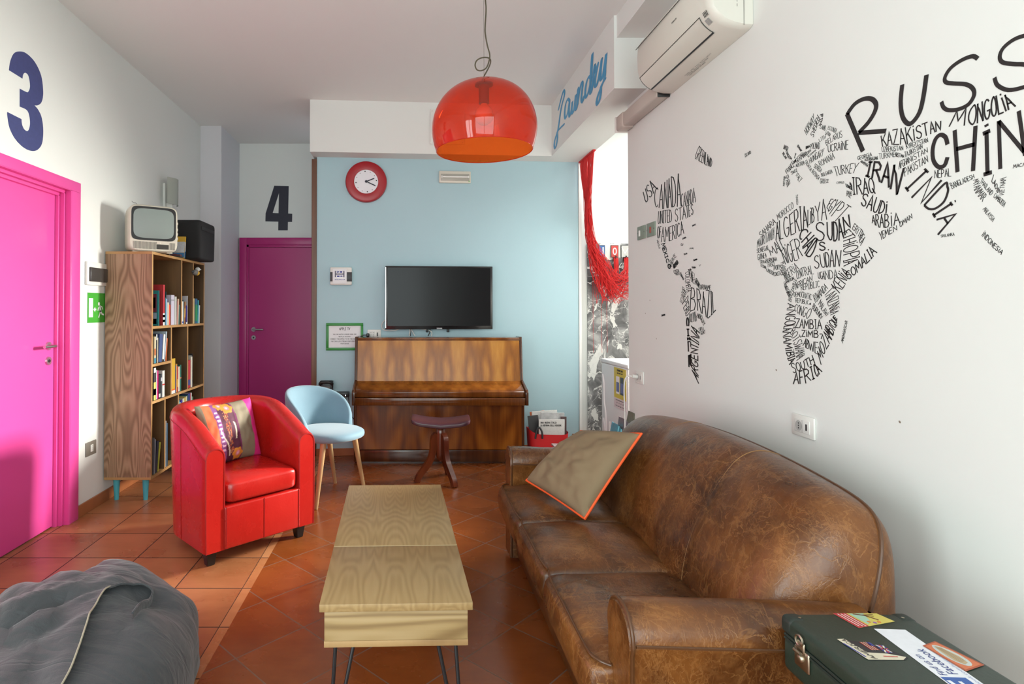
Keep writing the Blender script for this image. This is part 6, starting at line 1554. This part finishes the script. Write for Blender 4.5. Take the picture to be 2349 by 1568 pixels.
('africa','UGANDA',2.5,[2086,1414.3,2087.5,1435.2,2051.5,1408.1,2054.7,1439.5,1990.8,1409.8,1993.8,1440.9]),
('africa','KENiA',3.1,[1983.2,1358,2021.9,1389.4,1953.1,1390,1995.8,1418.1,1938.2,1423.1,1967,1448.3]),
('africa','SOMALIA',3.1,[1942.7,1401.7,1953.5,1426.2,1900.7,1425,1912.8,1451.1,1861.5,1451.9,1872,1483,1822.5,1480.7,1849.6,1506.1]),
('africa','ETHiOPIA',2.8,[1964.8,1562.8,1938.5,1571.1,1963.2,1537.2,1911.5,1544.7,1963.6,1508.9,1902.3,1516.1,1964.1,1472.1,1891.2,1479.4,1962.6,1448.8,1903.8,1461.4]),
('africa','ERiTREA',2,[1923.8,1570.7,1912.8,1586.2,1895.6,1539.4,1881.3,1559.8,1889,1510.5,1867.2,1532.3]),
('africa','DEMOCRATiC',2,[2218,1352.5,2219.1,1368.7,2169.1,1347.2,2171.2,1368.9,2121.2,1336.4,2122.1,1358.4]),
('africa','REPUBLiC',2,[2209.4,1329.1,2209.6,1347.2,2136.1,1321.1,2136.6,1335]),
('africa','OF',2.2,[2132.1,1319.4,2132.7,1325.1,2125,1319.4,2124.9,1325.9]),
('africa','CONGO',2.7,[2218,1299.8,2209.5,1322.7,2183.6,1280.6,2172,1315.6,2140.6,1267.5,2116.5,1302.6]),
('africa','RIWANDA',2.2,[2100.9,1325.6,2114.4,1354.1,2074,1346.7,2081.9,1373.3,2038.2,1374.8,2052.6,1396.3]),
('africa','MALAWi',2.2,[2087.9,1319,2072.9,1340.7,2049.4,1277.8,2033.6,1287.3]),
('africa','BURUNDi',2.4,[2119.7,1306.3,2109.7,1325.7,2076.2,1268,2062.2,1278.5]),
('africa','TANZANiA',2.8,[2055.3,1356.5,2018.1,1384.5,2044.3,1331.2,1990.8,1354,2031.7,1304.5,1983.4,1327.9,2027.2,1282.7,1989.7,1291.4]),
('africa','MOZAMBiQUE',2.8,[2075.8,1106.1,2095.4,1150.3,2054.4,1155.7,2077.5,1191.3,2023.9,1194.1,2059.2,1228.2,2013.4,1217.6,2050.8,1246.1,1998.5,1249.1,2027.4,1267.3,1997.1,1271.9,2006.9,1282.3]),
('africa','ANGOLA',3.9,[2254.3,1326.2,2217.5,1323.8,2266.7,1279.7,2211.9,1280.2,2276.4,1239.9,2211.1,1247.2,2286.5,1216.3,2238.7,1224.2]),
('africa','NAMiBIA',3.3,[2287.4,1214.6,2240.9,1215.8,2282.7,1171.6,2236.4,1174.2,2263.6,1126.2,2220.1,1133.7,2249.1,1089.1,2213.8,1112.7]),
('africa','BOTSWANA',3,[2241.8,1212.4,2220.4,1237.3,2225.4,1177.6,2182.3,1199,2214.5,1146.5,2163,1154.1,2206.8,1108.7,2159.3,1131.6]),
('africa','ZAMBIA',3.2,[2213.3,1233.9,2206.6,1267.9,2143,1231.5,2142.6,1264.8,2069.7,1232,2072.9,1266.5]),
('africa','ZiMB-',2.9,[2177,1201.4,2176.7,1225,2128,1201.5,2127.7,1224,2068.4,1200.4,2067.9,1230]),
('africa','ABWE',3.3,[2171.5,1167.1,2156,1197,2136.4,1153.8,2139.7,1188.2,2091.2,1141.3,2089.8,1183]),
('africa','SOUTH',3.3,[2227.1,1057.9,2241.7,1094.5,2168.7,1080.4,2177.2,1105.8,2107.3,1108.1,2121.3,1135.8]),
('africa','AFRICA',3.3,[2226.8,1017.6,2219.9,1059.8,2161.6,1026.7,2172.8,1075.2,2099.7,1057.9,2114.2,1098.3,2071.8,1081,2108.4,1108]),
('africa','MADAGASCAR',2.1,[1970.2,1188,1978.3,1197.3,1947.4,1263.2,1958.3,1265.9]),
('africa','CONGO',1.9,[2276.7,1395.8,2268.5,1407.7,2264.9,1373.6,2250.1,1385.2]),
('africa','GABON',1.9,[2263.6,1370.1,2247.5,1383.4,2250.6,1351.6,2237.3,1360.7]),
('africa','BRAZZAVILLE',2.2,[2236.4,1330.7,2253.4,1339.5,2218.9,1377.2,2231.8,1384.5,2202.6,1415.5,2217,1423.9]),
('asia','SAUDi',3,[1886,1645.4,1875.5,1676.8,1853.1,1620.6,1835.7,1664.3,1820.1,1604.4,1803.5,1641.5,1782.9,1599,1779.9,1630.6]),
('asia','ARABiA',2.6,[1840.3,1576.7,1841.6,1600.8,1814.3,1558.9,1815.3,1600.5,1782.6,1553.9,1782,1595.5,1735.4,1559.7,1740,1592.5]),
('asia','YEMEN',2.2,[1807.8,1517.8,1813.5,1543.1,1785.4,1528,1785.8,1549.7,1746,1541.9,1748.3,1555.3]),
('asia','OMAN',2.1,[1736.4,1547.8,1736.8,1563.7,1692.8,1568.7,1696,1582.5]),
('asia','IRAQ',3.2,[1918.6,1683.5,1922.2,1740.4,1869.3,1674.2,1873.8,1727.9,1827.4,1671.6,1834.3,1717.6]),
('asia','IRAN',3.9,[1865.1,1734.1,1851.6,1773.8,1817.1,1707.9,1808.2,1762.7,1777.7,1680.3,1767.4,1749.7,1744.6,1646.7,1718.5,1719.8]),
('asia','GEORGiA',1.9,[1895.6,1791.4,1897.9,1804.1,1838.3,1789.8,1840.4,1802.1]),
('asia','AZERBAIJAN',1.8,[1867.8,1781.5,1867.7,1790.1,1815.5,1771.9,1817,1783.9]),
('asia','ARMENIA',1.7,[1885.9,1782.6,1883.3,1788.7,1856.2,1758.8,1851,1766.9]),
('asia','TURKMENiSTAN',1.8,[1810.3,1771.9,1811.7,1790.3,1752,1764.8,1751.8,1779.4,1718.9,1753,1719.3,1761.9]),
('asia','UZBEKiSTAN',1.8,[1798.3,1791.2,1800.7,1807.5,1721.6,1776.2,1722.1,1789.8]),
('asia','TAJiKiSTAN',1.8,[1715.6,1752.5,1717.8,1769.2,1656,1764.1,1658.1,1775.9]),
('asia','KYRGYZSTAN',1.8,[1710.1,1776.3,1712.3,1790.9,1638.1,1776.2,1640.2,1789.3]),
('asia','AFGHANiSTAN',2.1,[1737.6,1722.7,1736.3,1746.1,1699.6,1733.2,1702.2,1751.1,1639.5,1747.5,1641.4,1762.1]),
('asia','PAKiSTAN',2.1,[1716.8,1696.3,1720.5,1722.1,1638.8,1720.1,1642.3,1739.7]),
('asia','KAZAKiSTAN',2.6,[1796.9,1808,1802.9,1842.6,1759.5,1803.8,1761.8,1848,1713.3,1790.6,1721.3,1842.9,1672.6,1794.9,1675.4,1832.7,1629.9,1797,1636.4,1833.2,1599.1,1798.7,1597.8,1822.5]),
('asia','MONGOLiA',2.4,[1573.4,1800.3,1555,1835.6,1511.1,1784.5,1505,1833.6,1481.9,1784.1,1483.9,1834.4,1456.3,1787.2,1455.6,1836.9,1430.4,1789.2,1440.7,1835.9,1401.1,1794.3,1419.5,1829.7]),
('asia','NEPAL',1.8,[1619.9,1669.6,1618.6,1690.9,1569.8,1663.6,1571.5,1685.6]),
('asia','SRiLANKA',1.4,[1602.4,1501.2,1602.8,1507.9,1562.3,1501.1,1564.1,1509.7]),
('asia','BANGLADESH',1.8,[1567.6,1628,1574.6,1645.2,1505.2,1643.4,1507.5,1653.9]),
('asia','MYANMAR',1.7,[1508.8,1638.5,1495.3,1639.9,1506.1,1607.4,1486.4,1614.4,1485.5,1578.2,1473.7,1592.5]),
('asia','THAILAND',1.7,[1490.3,1629.9,1485.7,1639.8,1464.4,1589.4,1456.2,1597.2]),
('asia','LAOS',1.4,[1460.9,1625.4,1455.6,1640.8,1446.2,1592.3,1442.3,1598.3]),
('asia','VIETNAM',1.6,[1431.5,1582.9,1443.4,1587.2,1429.4,1605.3,1439.9,1607.9,1424.5,1627.7,1439.6,1626.5]),
('asia','CAMBODIA',1.5,[1457,1584.6,1452,1593.8,1432.5,1554.7,1425.4,1565]),
('asia','MALAYSiA',1.6,[1484.6,1558,1475.7,1563,1460.8,1522.3,1453.3,1530]),
('asia','iNDONESiA',1.6,[1488.8,1491.9,1480.5,1502.8,1465.5,1463.8,1459.1,1473,1440.4,1437.8,1433.5,1445.8]),
('asia','MACAU',1.4,[1408.4,1645.1,1407.4,1654.2,1374.3,1644.5,1374.5,1651.1]),
]
MAP_STROKES=[
('asia',14,[[(1941.4,1959.6),(1874.5,1815.2)],[(1940.5,1957.6),(1908.2,1979.8),(1870.1,1983.2),(1837.6,1971.7),(1820.1,1950),(1824.3,1927.7),(1850.7,1901.4),(1890.3,1880.7)],[(1892.5,1880.1),(1783,1852.7)]]),
('asia',13.2,[[(1722,1972),(1728.3,1921.8),(1722.6,1877.7),(1705.6,1851.2),(1688.5,1848.7),(1664.9,1870),(1651.3,1911.3),(1640.9,1968.1)]]),
('asia',10.8,[[(1492.2,1950),(1505.9,1962.6),(1536.1,1965.1),(1567.7,1956.9),(1584.2,1939),(1581.4,1924),(1559.6,1912.2),(1526,1896.8),(1507.1,1879),(1503.3,1859.2),(1518.5,1841),(1546.4,1837.5),(1575.1,1845.3),(1589.8,1858.1),(1595.6,1875.4)]]),
('asia',9.9,[[(1342.8,1935.4),(1360,1950.6),(1378.7,1955.9),(1403,1957.7),(1426.9,1949),(1436.4,1932),(1429.9,1914.1),(1403.8,1898.5),(1379.6,1887.2),(1358.9,1871.8),(1353.7,1853.1),(1363.8,1835.8),(1380.4,1833.2),(1416.5,1839.7),(1442.8,1861.8),(1450,1883.6)]]),
('asia',11.4,[[(1579.4,1752.8),(1585,1773.7),(1599.9,1785.1),(1615.3,1777.1),(1624.3,1751.6),(1622.3,1720),(1607.2,1697.9),(1589.1,1697.6),(1579.9,1717.2)]]),
('asia',11.2,[[(1558,1784.6),(1551.5,1670.7)],[(1500.5,1777.7),(1508.8,1663.1)],[(1554.1,1732.6),(1503.8,1731.1)]]),
('asia',10.5,[[(1481.1,1751.4),(1463.1,1754.3)],[(1472.1,1752.7),(1471,1647.6)],[(1480.8,1646.8),(1460.3,1648.1)],[(1472.3,1772.8),(1471.3,1767.9)]]),
('asia',9.7,[[(1441.1,1772),(1438.9,1651.3)],[(1440.7,1770.6),(1382.5,1678.3)],[(1393.4,1780),(1380.6,1669.4)]]),
('asia',6.4,[[(1710.7,1657.3),(1645,1695.9)],[(1714.9,1664.4),(1705,1650)],[(1650.8,1703.3),(1639.3,1689.8)]]),
('asia',6.4,[[(1694.5,1629),(1629.5,1673.3),(1662.4,1608.3),(1598.4,1658.8)]]),
('asia',6.2,[[(1653.1,1599.4),(1589.8,1647),(1581.3,1637.1),(1580,1623.2),(1592.2,1598.1),(1617.8,1584.1),(1638.6,1586.6),(1653.1,1599.4)]]),
('asia',6.1,[[(1623.2,1565.9),(1571.5,1588.5)],[(1626.2,1571.5),(1619.4,1559.2)],[(1573.8,1593.5),(1567.4,1583.2)],[(1560.5,1593.2),(1557.7,1593.8)]]),
('asia',5.8,[[(1614.9,1551.9),(1558.6,1558.4),(1611.6,1509.8)],[(1591.6,1552.4),(1580.7,1535.4)]]),
]

wmap = thing('world_map_lettering', 'black hand lettered world map made of country names above the sofa', 'wall lettering', (1.47, 2.6, 1.6))
cont = {}
def cbm(c): return cont.setdefault(c, B())
for c, txt, w, f in MAP_WORDS:
    cols = [tuple(f[i:i+4]) for i in range(0, len(f), 4)]
    ym = sum(q[0] for q in cols)/len(cols); kx = min(1.0, 1470.0/ym)      # brush strokes are broader along the wall where letters are stretched
    cell = math.hypot((cols[-1][0]-cols[0][0])*kx, cols[-1][1]-cols[0][1])/sum(GW.get(q, 1)+.22 for q in txt); w = min(w*1.85, max(.22*cell, w*.75))
    mp = lambda a, b, kx=kx: Vector((-.0008, a/kx/1000 - 2.6, b/1000 - 1.6))
    warp_word(cbm(c), txt, w, [(q[0]*kx, q[1], q[2]*kx, q[3]) for q in cols], mp, .22)
for c, w, pls in MAP_STROKES:
    for pl in pls:
        ym = sum(p[0] for p in pl)/len(pl); kx = min(1.0, 1470.0/ym)
        q = [(p[0]*kx, p[1]) for p in pl]
        if len(q) > 4: q = [(v.x, v.y) for v in smoothpath([(a, b, 0) for a, b in q], 4)]
        ribbon(cbm(c), q, w, lambda a, b, kx=kx: Vector((-.0009, a/kx/1000 - 2.6, b/1000 - 1.6)), 0, .05)
for c, bm in cont.items(): obj(c + '_lettering', bm, INK, wmap, 0)
